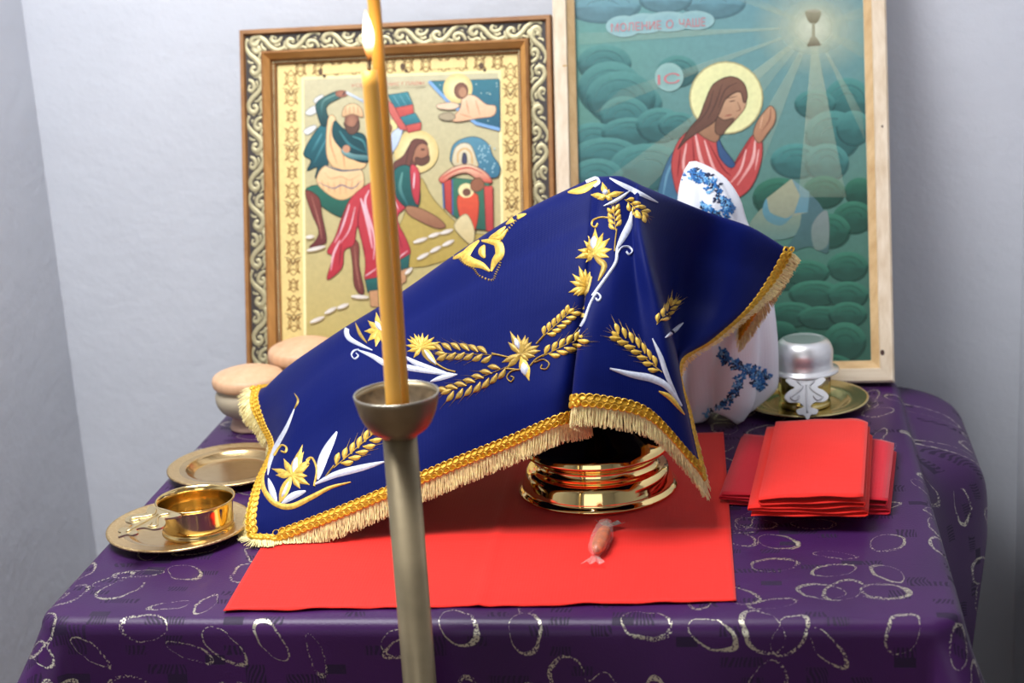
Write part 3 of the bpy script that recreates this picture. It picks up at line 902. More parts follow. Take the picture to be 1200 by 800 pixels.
# ------------------------------------------------------------------ the pine framed icon
plR = Plane((0, 2.385, TZ), 0.0, LEAN)
ra0 = (plR.ab(651, 0)[0]+plR.ab(653, 200)[0])/2; ra1 = (plR.ab(1041, 0)[0]+plR.ab(1042, 430)[0])/2
RH = 0.70
print('icon right', ra0, ra1, plR.ab(1000, 440), plR.ab(800, 0))
icR = thing('pine_framed_icon', plR.P((ra0+ra1)/2, 0, 0), 'icon of a praying man in red before a glowing chalice, bare pine frame', 'icon')
fw_ = plR.ab(1041, 220)[0]-plR.ab(1015, 220)[0]
pr = [(0, 0.0), (0, 0.028), (0.003, 0.031), (fw_*0.62, 0.031), (fw_*0.66, 0.026), (fw_, 0.019), (fw_, 0.0)]
for si, (p0, p1, inn) in enumerate([((ra0, 0), (ra1, 0), (0, 1)), ((ra1, 0), (ra1, RH), (-1, 0)), ((ra1, RH), (ra0, RH), (0, -1)), ((ra0, RH), (ra0, 0), (1, 0))]):
    rl = rail(plR, p0[0], p0[1], p1[0], p1[1], inn, pr, M['pine'] if si % 2 else M['pine_h'], icR)
    d = Vector((p1[0]-p0[0], p1[1]-p0[1])); L = d.length; d /= L; nn = Vector(inn)
    V = []
    for s, w_, h_ in ((fw_*0.66, fw_*0.66, 0.0263), (L-fw_*0.66, fw_*0.66, 0.0263), (L-fw_*1.0, fw_*1.0, 0.0193), (fw_*1.0, fw_*1.0, 0.0193)):
        q = Vector(p0)+d*s+nn*w_
        V.append(plR.P(q.x, q.y, h_))
    mesh('slip', V, [(0, 1, 2, 3)], M['pine_edge'], rl, smooth=False)
    if si == 1:
        for kx, ky, kr in ((1034, 413, 0.0030), (1034, 148, 0.0014)):
            a_, b_ = plR.ab(kx, ky, 0.031)
            mesh('knot', [plR.P(a_+kr*math.cos(t*PI/5), b_+kr*1.4*math.sin(t*PI/5), 0.0312) for t in range(10)], [tuple(range(10))], M['knot'], rl, smooth=False)
    if si == 3:
        a_, b_ = plR.ab(662, 77, 0.031)
        mesh('knot', [plR.P(a_+0.004*math.cos(t*PI/5), b_+0.0016*math.sin(t*PI/5), 0.0312) for t in range(10)], [tuple(range(10))], M['pine_edge'], rl, smooth=False)
mesh('board', *[x for x in (lambda a0, a1, b0, b1, c0, c1: ([plR.P(a, b, c) for c in (c0, c1) for b in (b0, b1) for a in (a0, a1)],
     [(0, 2, 3, 1), (4, 5, 7, 6), (0, 1, 5, 4), (2, 6, 7, 3), (0, 4, 6, 2), (1, 3, 7, 5)]))(ra0+0.004, ra1-0.004, 0.004, RH-0.004, 0.002, 0.012)], M['backing'], icR, smooth=False)

Cm = lambda x, y: (640+x*0.35, y*0.35)
Dm = lambda x, y: (640+x*0.35, 180+y*0.35)
pb = Painter(plR, 0.0124, Cm)
# ground colour: blue above, sea green in the middle, deep green below
nx_, ny_ = 16, 22
pts, cols = [], []
for j in range(ny_):
    for i in range(nx_):
        u, v = i/(nx_-1), j/(ny_-1)
        a_, b_ = ra0+0.01+(ra1-ra0-0.02)*u, RH-0.01-(RH-0.02)*v
        pts.append(pb.pl.P(a_, b_, pb.c))
        px_top = (RH-b_)/RH
        t = px_top
        c0, c1, c2, c3 = np.array((108, 144, 168)), np.array((106, 148, 150)), np.array((84, 124, 114)), np.array((40, 82, 68))
        cc = c0+(c1-c0)*min(1, t/0.3) if t < 0.3 else (c1+(c2-c1)*(t-0.3)/0.3 if t < 0.6 else c2+(c3-c2)*(t-0.6)/0.4)
        cc = cc + np.array((-14, -4, -18))*(1-u)*(0.4+0.6*math.sin(6*v+3*u))
        cols.append(lin(np.clip(cc, 0, 255))+(1.0,))
pb.V += pts; pb.C += cols; pb.F += grid_faces(nx_, ny_); pb.layer()
G1, G2, G3 = (98, 150, 140), (58, 108, 104), (44, 92, 84)
def cloud(cx, cy, rx, ry, a=G1, b=G2):
    A_, B_ = lin(a), lin(b); D_ = lin([v*0.84 for v in b])
    n = 26; P, C_, F_ = [], [], []
    for t in (1.0, 0.82, 0.5):
        for i in range(n):
            an = 2*PI*i/n; u = max(0.0, -math.sin(an))
            P.append((cx+rx*t*math.cos(an), cy+ry*t*math.sin(an)))
            k = u**0.7 if t == 1.0 else (0.75*u if t > 0.6 else 0.25*u)
            lo = D_ if math.sin(an) > 0.1 else B_
            C_.append(tuple(lo[m]*(1-k)+A_[m]*k for m in range(3)) + (1.0 if t < 1 or u > 0.05 else 0.55,))
    P.append((cx, cy)); C_.append(B_+(1.0,))
    for j in range(2):
        for i in range(n): F_.append((j*n+i, j*n+(i+1) % n, (j+1)*n+(i+1) % n, (j+1)*n+i))
    for i in range(n): F_.append((2*n+i, 2*n+(i+1) % n, 3*n))
    pb.add(P, F_, C_)
    if rx > 60:
        for t in (0.72, 0.42):
            pb.line([(cx+rx*t*math.cos(an), cy+ry*(t*math.sin(an)+0.12*(1-t))) for an in np.linspace(-PI*0.95, -PI*0.08, 9)], 7, [min(255, v*1.12) for v in a], b, a=0.38)
for q in ((190, 20, 130, 60), (560, 10, 110, 55), (400, 0, 90, 45)): cloud(*q, (112, 158, 158), (98, 142, 152))
for q in ((195, 215, 92, 66), (440, 240, 70, 55), (215, 300, 110, 95), (300, 350, 90, 70), (250, 330, 118, 92), (262, 390, 84, 68), (160, 470, 90, 60), (280, 445, 96, 52), (200, 520, 115, 60), (380, 420, 80, 60), (440, 420, 66, 46), (340, 560, 130, 80), (170, 590, 90, 60)):
    cloud(*q, (86, 142, 136), (62, 112, 112))
for q in ((1010, 340, 80, 80), (900, 350, 70, 50), (960, 455, 95, 85), (1030, 430, 60, 60), (840, 540, 90, 60), (940, 545, 75, 65)):
    cloud(*q, (84, 144, 138), (60, 112, 110))
pb.fx = Dm
for q in ((780, 150, 90, 70), (930, 130, 72, 56), (1050, 130, 52, 50), (1030, 215, 70, 56), (950, 260, 70, 60), (1010, 380, 70, 52), (800, 420, 70, 40), (870, 400, 80, 44), (900, 470, 90, 46), (1010, 475, 70, 48), (820, 540, 90, 44), (920, 550, 80, 40), (1010, 540, 66, 44), (780, 600, 60, 40), (870, 640, 80, 44), (1000, 630, 72, 66), (820, 700, 90, 50), (940, 710, 90, 40)):
    cloud(*q, (58, 118, 96), (36, 84, 70))
# rocks
pb.poly([(690, 220), (745, 170), (800, 215), (880, 180), (900, 230), (820, 280), (720, 290), (680, 255)], (128, 140, 118), (86, 118, 112))
pb.poly([(860, 130), (930, 190), (945, 330), (880, 310), (800, 330), (850, 240)], (72, 104, 110), (60, 92, 90))
pb.poly([(890, 240), (940, 190), (945, 300), (900, 320)], (118, 130, 128), (96, 116, 108))
pb.poly([(738, 150), (822, 84), (882, 128), (876, 196), (802, 216), (748, 196)], (156, 158, 130), (132, 138, 118), sm=0)
pb.poly([(822, 84), (882, 128), (876, 196), (830, 200), (850, 140)], (110, 142, 148), (88, 130, 142), sm=0)
pb.poly([(738, 150), (750, 196), (802, 216), (830, 200), (790, 240), (742, 226), (724, 190)], (88, 140, 156), (82, 120, 126))
pb.fx = Cm
# rays and glow of the chalice: thin glazes
LT = (200, 214, 186)
cx, cy = 895, 90
def rayp(x0, y0, x1, y1, al):
    A_ = lin(LT)
    P, C_ = [], []
    for k in range(5):
        t = k/4
        P += [(cx+(x0-cx)*t, cy+(y0-cy)*t), (cx+(x1-cx)*t, cy+(y1-cy)*t)]
        C_ += [A_+(al*(1-0.75*t),)]*2
    pb.add(P, [(2*k, 2*k+2, 2*k+3, 2*k+1) for k in range(4)], C_)
for q in ((110, 110, 110, 150, .35), (250, 300, 160, 380, .30), (215, 590, 330, 640, .42), (650, 520, 720, 560, .36), (845, 660, 1005, 660, .50), (1060, 380, 1068, 470, .40), (1068, 150, 1068, 200, .35), (1068, 20, 1068, 60, .35), (640, 0, 720, 0, .4), (560, 420, 600, 470, .25)):
    rayp(*q)
pb.disc(cx, cy, 210, 170, LT, (214, 222, 196), a=0.0, a2=0.55)
pb.disc(cx, cy, 95, 92, (214, 222, 190), (226, 230, 206), a=0.0, a2=0.75)
CH = (152, 150, 124)
pb.poly([(870, 36), (918, 36), (916, 62), (904, 78), (886, 78), (873, 62)], CH, (116, 108, 84))
pb.poly([(890, 76), (900, 76), (901, 125), (890, 125)], CH, sm=0)
pb.poly([(886, 124), (904, 124), (922, 152), (872, 156)], CH, (110, 100, 80), sm=0)
pb.disc(895, 37, 23, 5, (160, 156, 134))
# inscription clouds
for q in ((260, 88, 60, 36), (330, 78, 70, 34), (410, 72, 80, 34), (500, 68, 64, 32)): pb.disc(*q, (142, 178, 178), (128, 166, 172))
pb.disc(412, 258, 48, 48, (142, 178, 172), (128, 166, 162))
# the praying man
pb.edge = 3.0
pb.disc(603, 327, 124, 122, (176, 166, 118), (222, 220, 160))
pb.disc(603, 327, 119, 117, (228, 224, 166), (218, 220, 162))
pb.poly([(478, 452), (412, 528), (374, 640), (372, 720), (470, 720), (440, 600), (452, 500)], (70, 104, 136), (62, 108, 134))
pb.line([(462, 480), (410, 570), (392, 650)], 8, (104, 150, 172))
pb.poly([(496, 428), (444, 470), (420, 540), (428, 612), (448, 660), (520, 720), (640, 664), (690, 620), (720, 540), (722, 472), (694, 450), (650, 512), (620, 556), (584, 520), (572, 468), (540, 446)], (190, 80, 76), (176, 66, 66))
for q, w_ in (([(500, 450), (520, 540), (560, 620)], 12), ([(470, 480), (460, 560), (490, 640)], 9), ([(530, 470), (560, 560), (590, 600)], 9), ([(700, 470), (690, 540), (640, 620)], 11), ([(670, 500), (650, 570), (610, 620)], 8), ([(712, 500), (700, 570)], 6)):
    pb.line(q, w_, (236, 188, 182), (214, 136, 130))
for q in ([(540, 470), (590, 560), (620, 590)], [(450, 500), (440, 590)], [(690, 460), (640, 540), (616, 570)], [(490, 460), (500, 600)]):
    pb.line(q, 5, (128, 34, 40))
pb.poly([(572, 456), (594, 496), (632, 548), (612, 560), (578, 520)], (62, 92, 132), (48, 78, 118))
pb.poly([(536, 376), (572, 372), (584, 440), (564, 476), (500, 432)], (172, 132, 100), (150, 108, 82))
pb.poly([(582, 350), (638, 308), (668, 326), (666, 360), (642, 392), (612, 424), (588, 444), (568, 420), (572, 376)], (198, 158, 124), (166, 122, 94))
pb.poly([(572, 392), (596, 402), (630, 396), (606, 430), (586, 452), (566, 440)], (112, 80, 64))
pb.line([(612, 340), (634, 336)], 4, (86, 58, 50)); pb.line([(640, 340), (650, 366), (636, 372)], 4, (132, 90, 70)); pb.line([(604, 330), (640, 322)], 3, (96, 66, 54)); pb.line([(598, 388), (622, 384)], 5, (146, 80, 68))
pb.poly([(532, 340), (560, 282), (616, 256), (660, 276), (674, 322), (662, 344), (648, 306), (604, 328), (580, 380), (560, 410), (520, 436), (470, 470), (440, 500), (480, 430), (512, 392)], (122, 86, 68), (92, 62, 54))
for q in ([(560, 300), (540, 370), (490, 430)], [(590, 280), (566, 350), (540, 400)], [(640, 276), (600, 300), (576, 360)]): pb.line(q, 4, (80, 54, 48))
pb.poly([(694, 452), (704, 412), (728, 376), (752, 354), (768, 376), (764, 412), (742, 444), (714, 478)], (190, 144, 110), (164, 116, 88))
pb.line([(752, 358), (748, 400), (722, 440)], 5, (140, 92, 72)); pb.line([(726, 384), (716, 430)], 4, (212, 170, 136))
pb.build('painting', icR)
M['ink_rose'] = simple('rose_lettering', (190, 112, 116), 0.5)
text_mesh(plR, 'МОЛЕНИЕ', plR.ab(*Cm(218, 108), pb.c), plR.ab(*Cm(386, 97), pb.c), 0.0125, pb.c+0.0002, M['ink_rose'], icR, 'lettering')
text_mesh(plR, 'О', plR.ab(*Cm(402, 96), pb.c), plR.ab(*Cm(426, 94), pb.c), 0.0125, pb.c+0.0002, M['ink_rose'], icR, 'lettering')
text_mesh(plR, 'ЧАШЕ', plR.ab(*Cm(446, 93), pb.c), plR.ab(*Cm(534, 87), pb.c), 0.0125, pb.c+0.0002, M['ink_rose'], icR, 'lettering')
text_mesh(plR, 'IС', plR.ab(*Cm(374, 284), pb.c), plR.ab(*Cm(448, 278), pb.c), 0.0155, pb.c+0.0002, M['ink_rose'], icR, 'lettering')

# ------------------------------------------------------------------ turned wooden jars
def jar(px, py, r, hb, ht, label):
    c = at_z(px, py)
    t = thing('wooden_jar', c, label, 'jar', 'turned wooden jars')
    body = smooth_profile([(0.66*r, 0.36*hb), (0.86*r, 0.46*hb), (0.99*r, 0.66*hb), (0.99*r, 0.84*hb), (0.90*r, 0.97*hb), (0.90*r, hb)], 4)
    mesh('body', *lathe([(0.0, 0.36*hb)]+body+[(0.0, hb)], 40), M['jar_wood'], t, world=False)
    foot = smooth_profile([(0.62*r, 0.0), (0.66*r, 0.05*hb), (0.60*r, 0.18*hb), (0.58*r, 0.28*hb), (0.66*r, 0.36*hb)], 4)
    mesh('foot', *lathe([(0.0, 0.0)]+foot+[(0.0, 0.37*hb)], 40), M['foot_wood'], t, world=False)
    lid = smooth_profile([(0.90*r, hb), (1.01*r, hb+0.06*(ht-hb)), (1.05*r, hb+0.26*(ht-hb)), (1.03*r, hb+0.50*(ht-hb)), (0.93*r, hb+0.66*(ht-hb)), (0.60*r, hb+0.86*(ht-hb)), (0.28*r, hb+0.97*(ht-hb)), (0.0, ht)], 4)
    mesh('lid', *lathe([(0.0, hb)]+lid, 40), M['lid_wood'], t, world=False)
    return t
jar(297, 500, 0.049, 0.062, 0.090, 'pale turned wooden jar with a domed lid beside the blue cover')
jar(364, 477, 0.052, 0.072, 0.106, 'pale turned wooden jar half hidden between carved icon and blue cover')

# ------------------------------------------------------------------ gilt plates
def plate(c, r, mat, name, label, cat='plate', group=None, flat=False):
    t = thing(name, c, label, cat, group)
    pf = smooth_profile([(0.52*r, 0.0), (0.60*r, 0.0015), (0.68*r, 0.006), (0.72*r, 0.0085), (0.85*r, 0.0098), (0.98*r, 0.0112)], 4)
    up_ = [(0.0, 0.0028), (0.50*r, 0.0028)] + [(a, b+0.0026) for a, b in pf[2:]] + [(r, 0.0128), (r, 0.0112)]
    prof = [(0.0, 0.0)] + pf + [(r, 0.0112)]
    mesh('dish', *lathe(prof[:-1]+up_[::-1], 64), mat, t, world=False)
    return t
pf_c = at_z(211, 625); pb_c = at_z(272, 554); ps_c = at_z(943, 475)
plate(pf_c, 0.0865, M['plate'], 'gilt_plate', 'round gilt plate with engraved rim under the small gilt cup')
plate(pb_c, 0.084, M['plate'], 'gilt_plate', 'empty round gilt plate behind the small gilt cup')
plate(ps_c, 0.088, M['plate_green'], 'gilt_plate', 'greenish gilt plate under the upturned silver ladle')

def flat_handle(pts, th):
    """flat cut-out plate with an outline (u along, w across), thickness th"""
    q = spline(pts, 5, True)
    n = len(q)
    V = [(p[0], p[1], th*0.5) for p in q] + [(p[0], p[1], -th*0.5) for p in q]
    F = [tuple(range(n)), tuple(range(2*n-1, n-1, -1))] + [(i, n+i, n+(i+1) % n, (i+1) % n) for i in range(n)]
    return V, F

HANDLE = [(0.0, -0.020), (0.008, -0.019), (0.013, -0.013), (0.018, -0.020), (0.026, -0.025), (0.033, -0.020), (0.034, -0.009), (0.040, -0.004), (0.044, -0.012), (0.050, -0.010), (0.051, -0.004), (0.058, 0.0)]
HANDLE = HANDLE + [(a, -b) for a, b in HANDLE[-2::-1]]

def place(geo, X, Y, Z, P):
    V, F = geo
    return [P + X*v[0] + Y*v[1] + Z*v[2] for v in V], F

def cup(c, r, h, mat, hm, label, name, hdir, droop, invert=False, z0=0.0, hs=1.0):
    t = thing(name, Vector(c)+Vector((0, 0, z0)), label, 'cup')
    if not invert:
        prof = [(0.0, 0.004), (0.86*r, 0.004), (0.90*r, 0.0), (0.95*r, 0.0015), (0.93*r, 0.005)] + smooth_profile([(0.84*r, 0.008), (0.93*r, 0.25*h), (0.95*r, 0.6*h), (0.98*r, 0.93*h), (1.04*r, h)], 4)
        prof += [(1.04*r, h+0.0012), (0.99*r, h+0.0006)] + smooth_profile([(0.95*r, 0.93*h), (0.92*r, 0.6*h), (0.90*r, 0.3*h), (0.80*r, 0.16*h), (0.0, 0.15*h)], 4)
        hz = h
    else:
        # standing on its rim: wall rises to the flat base
        prof = [(0.90*r, 0.001), (1.09*r, 0.0), (1.10*r, 0.0025), (0.98*r, 0.005)] + smooth_profile([(0.92*r, 0.006), (0.90*r, 0.3*h), (0.92*r, 0.52*h), (0.90*r, 0.70*h), (0.80*r, 0.90*h), (0.64*r, h), (0.52*r, 0.98*h), (0.0, 0.985*h)], 4)
        hz = 0.001
    b = mesh('bowl', *lathe(prof, 56), mat, t, world=False)
    u = Vector((hdir[0], hdir[1], 0)).normalized(); side = Vector((-u.y, u.x, 0))
    uu = (u*math.cos(droop)-Vector((0, 0, 1))*math.sin(droop)).normalized(); nn = uu.cross(side)
    P = u*(0.97*r)+Vector((0, 0, hz))
    hdl = mesh('handle', *place(flat_handle([(a*hs, b_*hs) for a, b_ in HANDLE], 0.0022), uu, side, nn, P), hm, t, world=False, smooth=False)
    # relief on the handle
    parts = []
    for q, rd in (([(0.004, -0.010), (0.012, -0.004), (0.020, -0.010), (0.027, -0.018), (0.031, -0.012), (0.025, -0.008)], 0.0016), ([(0.004, 0.010), (0.012, 0.004), (0.020, 0.010), (0.027, 0.018), (0.031, 0.012), (0.025, 0.008)], 0.0016), ([(0.010, 0.0), (0.030, 0.0), (0.048, 0.0)], 0.0014)):
        parts.append(place(tube(spline([(a*hs, b_*hs, 0.0) for a, b_ in q], 4), rd, 6), uu, side, nn, P + nn*(0.0012 if nn.z > 0 else -0.0012)))
    mesh('relief', *join(*parts), hm, hdl, world=False)
    return t
cc = at_z(233, 621, TZ+0.0090)
cup((cc.x, cc.y, TZ+0.0090), 0.0455, 0.040, M['gold_cup'], M['gold_pale'], 'small gilt cup with an ornate flat handle on the engraved plate', 'gilt_ladle', (-0.060, -0.100), R(6), hs=1.25)
# silver ladle, upturned on a second cup on the right hand plate
lc = Vector((ps_c.x, ps_c.y, TZ+0.0030))
cup(lc, 0.038, 0.047, M['plate_green'], M['gold_pale'], 'gilt cup beneath the upturned silver ladle', 'gilt_ladle', (-0.5, 0.85), R(3))
cup(lc, 0.0435, 0.046, M['silver'], M['silver_matt'], 'upturned silver ladle with trefoil handle resting on a gilt cup', 'silver_ladle', (0.01, -1.0), R(38), True, 0.0486, 1.18)

# ------------------------------------------------------------------ flat red cloth
def red_cloth():
    P = [at_z(262, 718), at_z(863, 707), at_z(848, 508)]
    fl, fr, br = [Vector((p.x, p.y, 0)) for p in P]
    # a straight hemmed rectangle
    ex = (fr-fl).normalized(); ey = Vector((-ex.y, ex.x, 0))
    W = (fr-fl).length; D = (br-fr).dot(ey)
    sh = (br-fr).dot(ex)/D
    nu, nv = 90, 80
    V, UV = [], []
    for j in range(nv):
        for i in range(nu):
            u, v = i/(nu-1), j/(nv-1)
            p = fl + ex*(W*u) + ey*(D*v) + ex*(sh*D*v*u)
            z = 0.0016
            # pressed fold lines
            z += 0.0022*math.exp(-((u-0.505-0.0*v)*W/0.006)**2)
            z += 0.0020*math.exp(-((v-0.36)*D/0.007)**2)
            z += 0.0012*(math.sin(9*u+4*v)*math.sin(7*v+1)+1)*0.6
            if j == 0: z += 0.0016*(0.5+0.5*math.sin(60*u)*math.sin(23*u+1))
            V.append((p.x, p.y+(0.0020*math.sin(37*u)*math.sin(11*u) if j == 0 else 0), TZ+z)); UV.append((W*u, D*v))
    o = mesh('red_cloth', V, grid_faces(nu, nv), M['red'], None, uvs=UV)
    solid(o, 0.0010, -1)
    tag(o, 'bright red cotton cloth spread flat beneath the chalice', 'cloth')
    return ex, ey
rex, rey = red_cloth()

# ------------------------------------------------------------------ folded red cloths
def folded(name, fl, fr, bl, zb, layers, gap, mat, label, loopr=1.0, steps=()):
    """a strip folded back and forth; fl, fr, bl: front left, front right and back left points"""
    fl, fr, bl = [Vector((p.x, p.y, 0)) for p in (fl, fr, bl)]
    ex = (fr-fl); W = ex.length; ex /= W
    dv = bl-fl
    prof = []          # (x, z)
    for k in range(layers):
        z = zb+gap*k
        last = (k == layers-1)
        a, b = 0.0 + (steps[k] if k < len(steps) else 0), W - 0.002*((k*7) % 3)
        xs = np.linspace(a, b, 14)
        if k % 2: xs = xs[::-1]
        sag = 0.0010 if not last else 0.0
        for x in xs:
            u = x/W
            prof.append((x, z - sag*math.sin(PI*u) + 0.0014*math.sin(5*u+1.3*k)*(1 if k else 0) + (0.004*u*u if last else 0.0)*loopr))
        if not last:
            xe = prof[-1][0]; sgn = 1 if k % 2 == 0 else -1
            for q in (0.35, 0.65):
                an = -PI/2+PI*q
                prof.append((xe+sgn*gap*0.7*math.cos(an), z+gap*0.5+gap*0.5*math.sin(an)))
    nv = 26
    n = len(prof); V, UV = [], []
    dist = [0.0]
    for i in range(1, n): dist.append(dist[-1]+math.hypot(prof[i][0]-prof[i-1][0], prof[i][1]-prof[i-1][1]))
    for j in range(nv):
        v = j/(nv-1)
        for i, (x, z) in enumerate(prof):
            e = 0.004*math.sin(PI*v)*math.sin(3.0*x/W)
            p = fl + ex*(x+e*0.3) + dv*v
            zz = (z-zb)*(1-0.25*v**3)+zb
            rnd = 1.0
            hi = (z-zb)/(gap*max(1, layers-1))
            if j in (0, nv-1): p = p + dv.normalized()*(0.0016*math.sin(i*0.9)*(1 if j == 0 else -1))
            if v > 0.85 and x > 0.8*W: p = p - dv*((x/W-0.8)/0.2)**2*((v-0.85)/0.15)*0.07
            V.append((p.x, p.y, TZ+zz + 0.0006*math.sin(31*x+9*v))); UV.append((dist[i], v*dv.length))
    o = mesh(name, V, grid_faces(n, nv), mat, None, uvs=UV)
    solid(o, 0.0014, 0)
    tag(o, label, 'cloth')
    return o
folded('folded_cloth', at_z(846, 592), at_z(1040, 604), at_z(872, 519), 0.0020, 4, 0.0046, M['crimson'], 'folded crimson cloth lying under the brighter red folded cloth', 0.6)
zt = TZ+0.0215
folded('folded_cloth', at_z(880, 604, zt), at_z(1014, 604, zt), at_z(902, 506, zt), 0.0215, 5, 0.0050, M['red'], 'bright red folded cloth lying on top of the crimson one', 1.0, (0.0, 0.0, 0.012, 0.012, 0.030))

# ------------------------------------------------------------------ chalice
ch = at_z(701, 573)
CHZ = TZ+0.0034
chal = thing('chalice', (ch.x, ch.y, CHZ), 'polished gold chalice with a wide round foot beneath the blue cover', 'chalice')
foot = [(0.0, 0.0), (0.096, 0.0), (0.0985, 0.0015), (0.0985, 0.0045), (0.094, 0.0065), (0.0925, 0.009)] + smooth_profile([(0.0925, 0.010), (0.0912, 0.016), (0.0888, 0.025), (0.0850, 0.030), (0.079, 0.0325)], 6) + \
       smooth_profile([(0.077, 0.0335), (0.0745, 0.037), (0.0735, 0.041), (0.0745, 0.0445)], 4) + smooth_profile([(0.0755, 0.0455), (0.080, 0.049), (0.088, 0.0515), (0.0912, 0.0545), (0.0900, 0.0600)], 6) + \
       smooth_profile([(0.0890, 0.0625), (0.084, 0.066), (0.066, 0.076), (0.045, 0.090), (0.028, 0.108), (0.019, 0.128)], 5)
mesh('foot', *lathe(foot+[(0.0, 0.128)], 96), M['gold'], chal, world=False)
mesh('stem', *lathe(smooth_profile([(0.017, 0.126), (0.014, 0.140), (0.013, 0.150)], 4) + smooth_profile([(0.016, 0.152), (0.025, 0.160), (0.026, 0.168), (0.018, 0.178), (0.013, 0.182), (0.015, 0.196)], 5), 40), M['gold'], chal, world=False)
mesh('bowl', *lathe([(0.0, 0.194)] + smooth_profile([(0.014, 0.195), (0.034, 0.205), (0.046, 0.230), (0.050, 0.265), (0.052, 0.300)], 5) + [(0.050, 0.300)] + smooth_profile([(0.048, 0.265), (0.043, 0.230), (0.030, 0.210), (0.0, 0.204)], 4), 48), M['gold'], chal, world=False)
# footed dish under the left half of the cover
fd = at_z(452, 577)
fdt = thing('footed_paten', (fd.x, fd.y, TZ+0.0034), 'gold footed paten hidden under the left of the blue cover', 'paten')
mesh('foot', *lathe([(0.0, 0.0)] + [(0.066, 0.0), (0.068, 0.002), (0.066, 0.006)] + smooth_profile([(0.058, 0.010), (0.040, 0.020), (0.020, 0.036), (0.014, 0.056), (0.018, 0.066)], 4) + [(0.0, 0.066)], 56), M['gold'], fdt, world=False)
mesh('dish', *lathe([(0.0, 0.064)] + smooth_profile([(0.03, 0.064), (0.055, 0.068), (0.070, 0.078)], 4) + [(0.070, 0.080)] + smooth_profile([(0.052, 0.072), (0.03, 0.068), (0.0, 0.068)], 4), 56), M['gold'], fdt, world=False)
for an in (0.4, 0.4+PI/2):
    q = [(0.062*math.cos(t)*math.cos(an), 0.062*math.cos(t)*math.sin(an), 0.080+0.070*math.sin(t)**0.8) for t in np.linspace(0.05, PI-0.05, 18)]
    mesh('star_band', *tube(q, 0.0035, 6, True, 0.3, (0, 0, 1)), M['gold'], fdt, world=False)

# ------------------------------------------------------------------ the blue cover
GRID = [
 [(299,637,1.77),(294,612,1.785),(298,586,1.81),(306,560,1.85),(319,525,1.91),(308,497,1.97),(299,472,2.01),(300,455,2.05)],
 [(335,625,1.77),(333,598,1.785),(335,568,1.81),(340,536,1.845),(343,503,1.88),(340,470,1.93),(335,433,2.02),(345,446,2.10)],
 [(395,602,1.78),(393,570,1.80),(392,535,1.825),(392,498,1.855),(393,460,1.885),(393,425,1.93),(395,391,2.00),(405,410,2.13)],
 [(455,577,1.79),(455,540,1.81),(455,503,1.835),(455,465,1.86),(456,428,1.89),(457,390,1.93),(464,348,2.00),(470,380,2.15)],
 [(530,545,1.80),(530,505,1.815),(531,468,1.835),(532,430,1.86),(534,390,1.885),(537,345,1.92),(545,291,1.99),(550,340,2.18)],
 [(600,517,1.80),(601,477,1.81),(602,438,1.83),(604,398,1.85),(607,355,1.875),(610,305,1.915),(612,250,1.98),(610,330,2.15)],
 [(656,492,1.80),(660,455,1.81),(664,415,1.825),(669,370,1.845),(675,322,1.87),(680,270,1.91),(684,216,1.98),(675,330,2.15)],
 [(692,484,1.855),(690,448,1.86),(688,405,1.86),(688,362,1.86),(690,318,1.875),(693,265,1.912),(698,211,1.98),(690,330,2.15)],
 [(671,471,1.775),(675,432,1.785),(681,390,1.80),(688,350,1.825),(696,308,1.86),(704,260,1.91),(712,210,1.975),(705,330,2.15)],
 [(708,472,1.77),(709,432,1.78),(711,390,1.80),(714,346,1.825),(718,302,1.86),(722,258,1.91),(728,211,1.975),(725,330,2.15)],
 [(762,487,1.79),(757,445,1.80),(751,400,1.815),(746,352,1.84),(742,305,1.87),(741,262,1.915),(744,217,1.98),(745,330,2.15)],
 [(812,541,1.81),(800,478,1.82),(788,415,1.83),(775,355,1.85),(761,303,1.872),(754,262,1.915),(760,224,1.99),(770,320,2.15)],
 [(819,552,1.83),(803,485,1.88),(793,423,1.96),(786,385,2.01),(788,340,2.045),(798,292,2.055),(830,250,2.07),(835,320,2.15)],
 [(822,556,1.835),(806,488,1.89),(795,425,1.97),(815,402,2.01),(845,367,2.05),(865,315,2.075),(880,268,2.10),(868,345,2.19)],
 [(824,558,1.84),(808,489,1.90),(797,427,1.98),(838,395,2.04),(880,358,2.08),(906,325,2.11),(922,296,2.13),(868,392,2.17)],
]
def gp(px, py, D): return at_d(px, py, D + 0.03 + 0.00022*(600-px))
CP = np.array([[list(gp(*q)) for q in c] for c in GRID])      # columns x rows x 3

def resample(A_, n, axis):
    A_ = np.moveaxis(A_, axis, 0)
    m = A_.shape[0]
    Q = np.concatenate([[2*A_[0]-A_[1]], A_, [2*A_[-1]-A_[-2]]])
    out = []
    for k in range(n):
        t = k/(n-1)*(m-1); i = min(int(t), m-2); f = t-i
        out.append(crom(Q[i], Q[i+1], Q[i+2], Q[i+3], f))
    return np.moveaxis(np.array(out), 0, axis)
NU, NV = 197, 106
S = resample(resample(CP, NV, 1), NU, 0)                        # NU x NV x 3
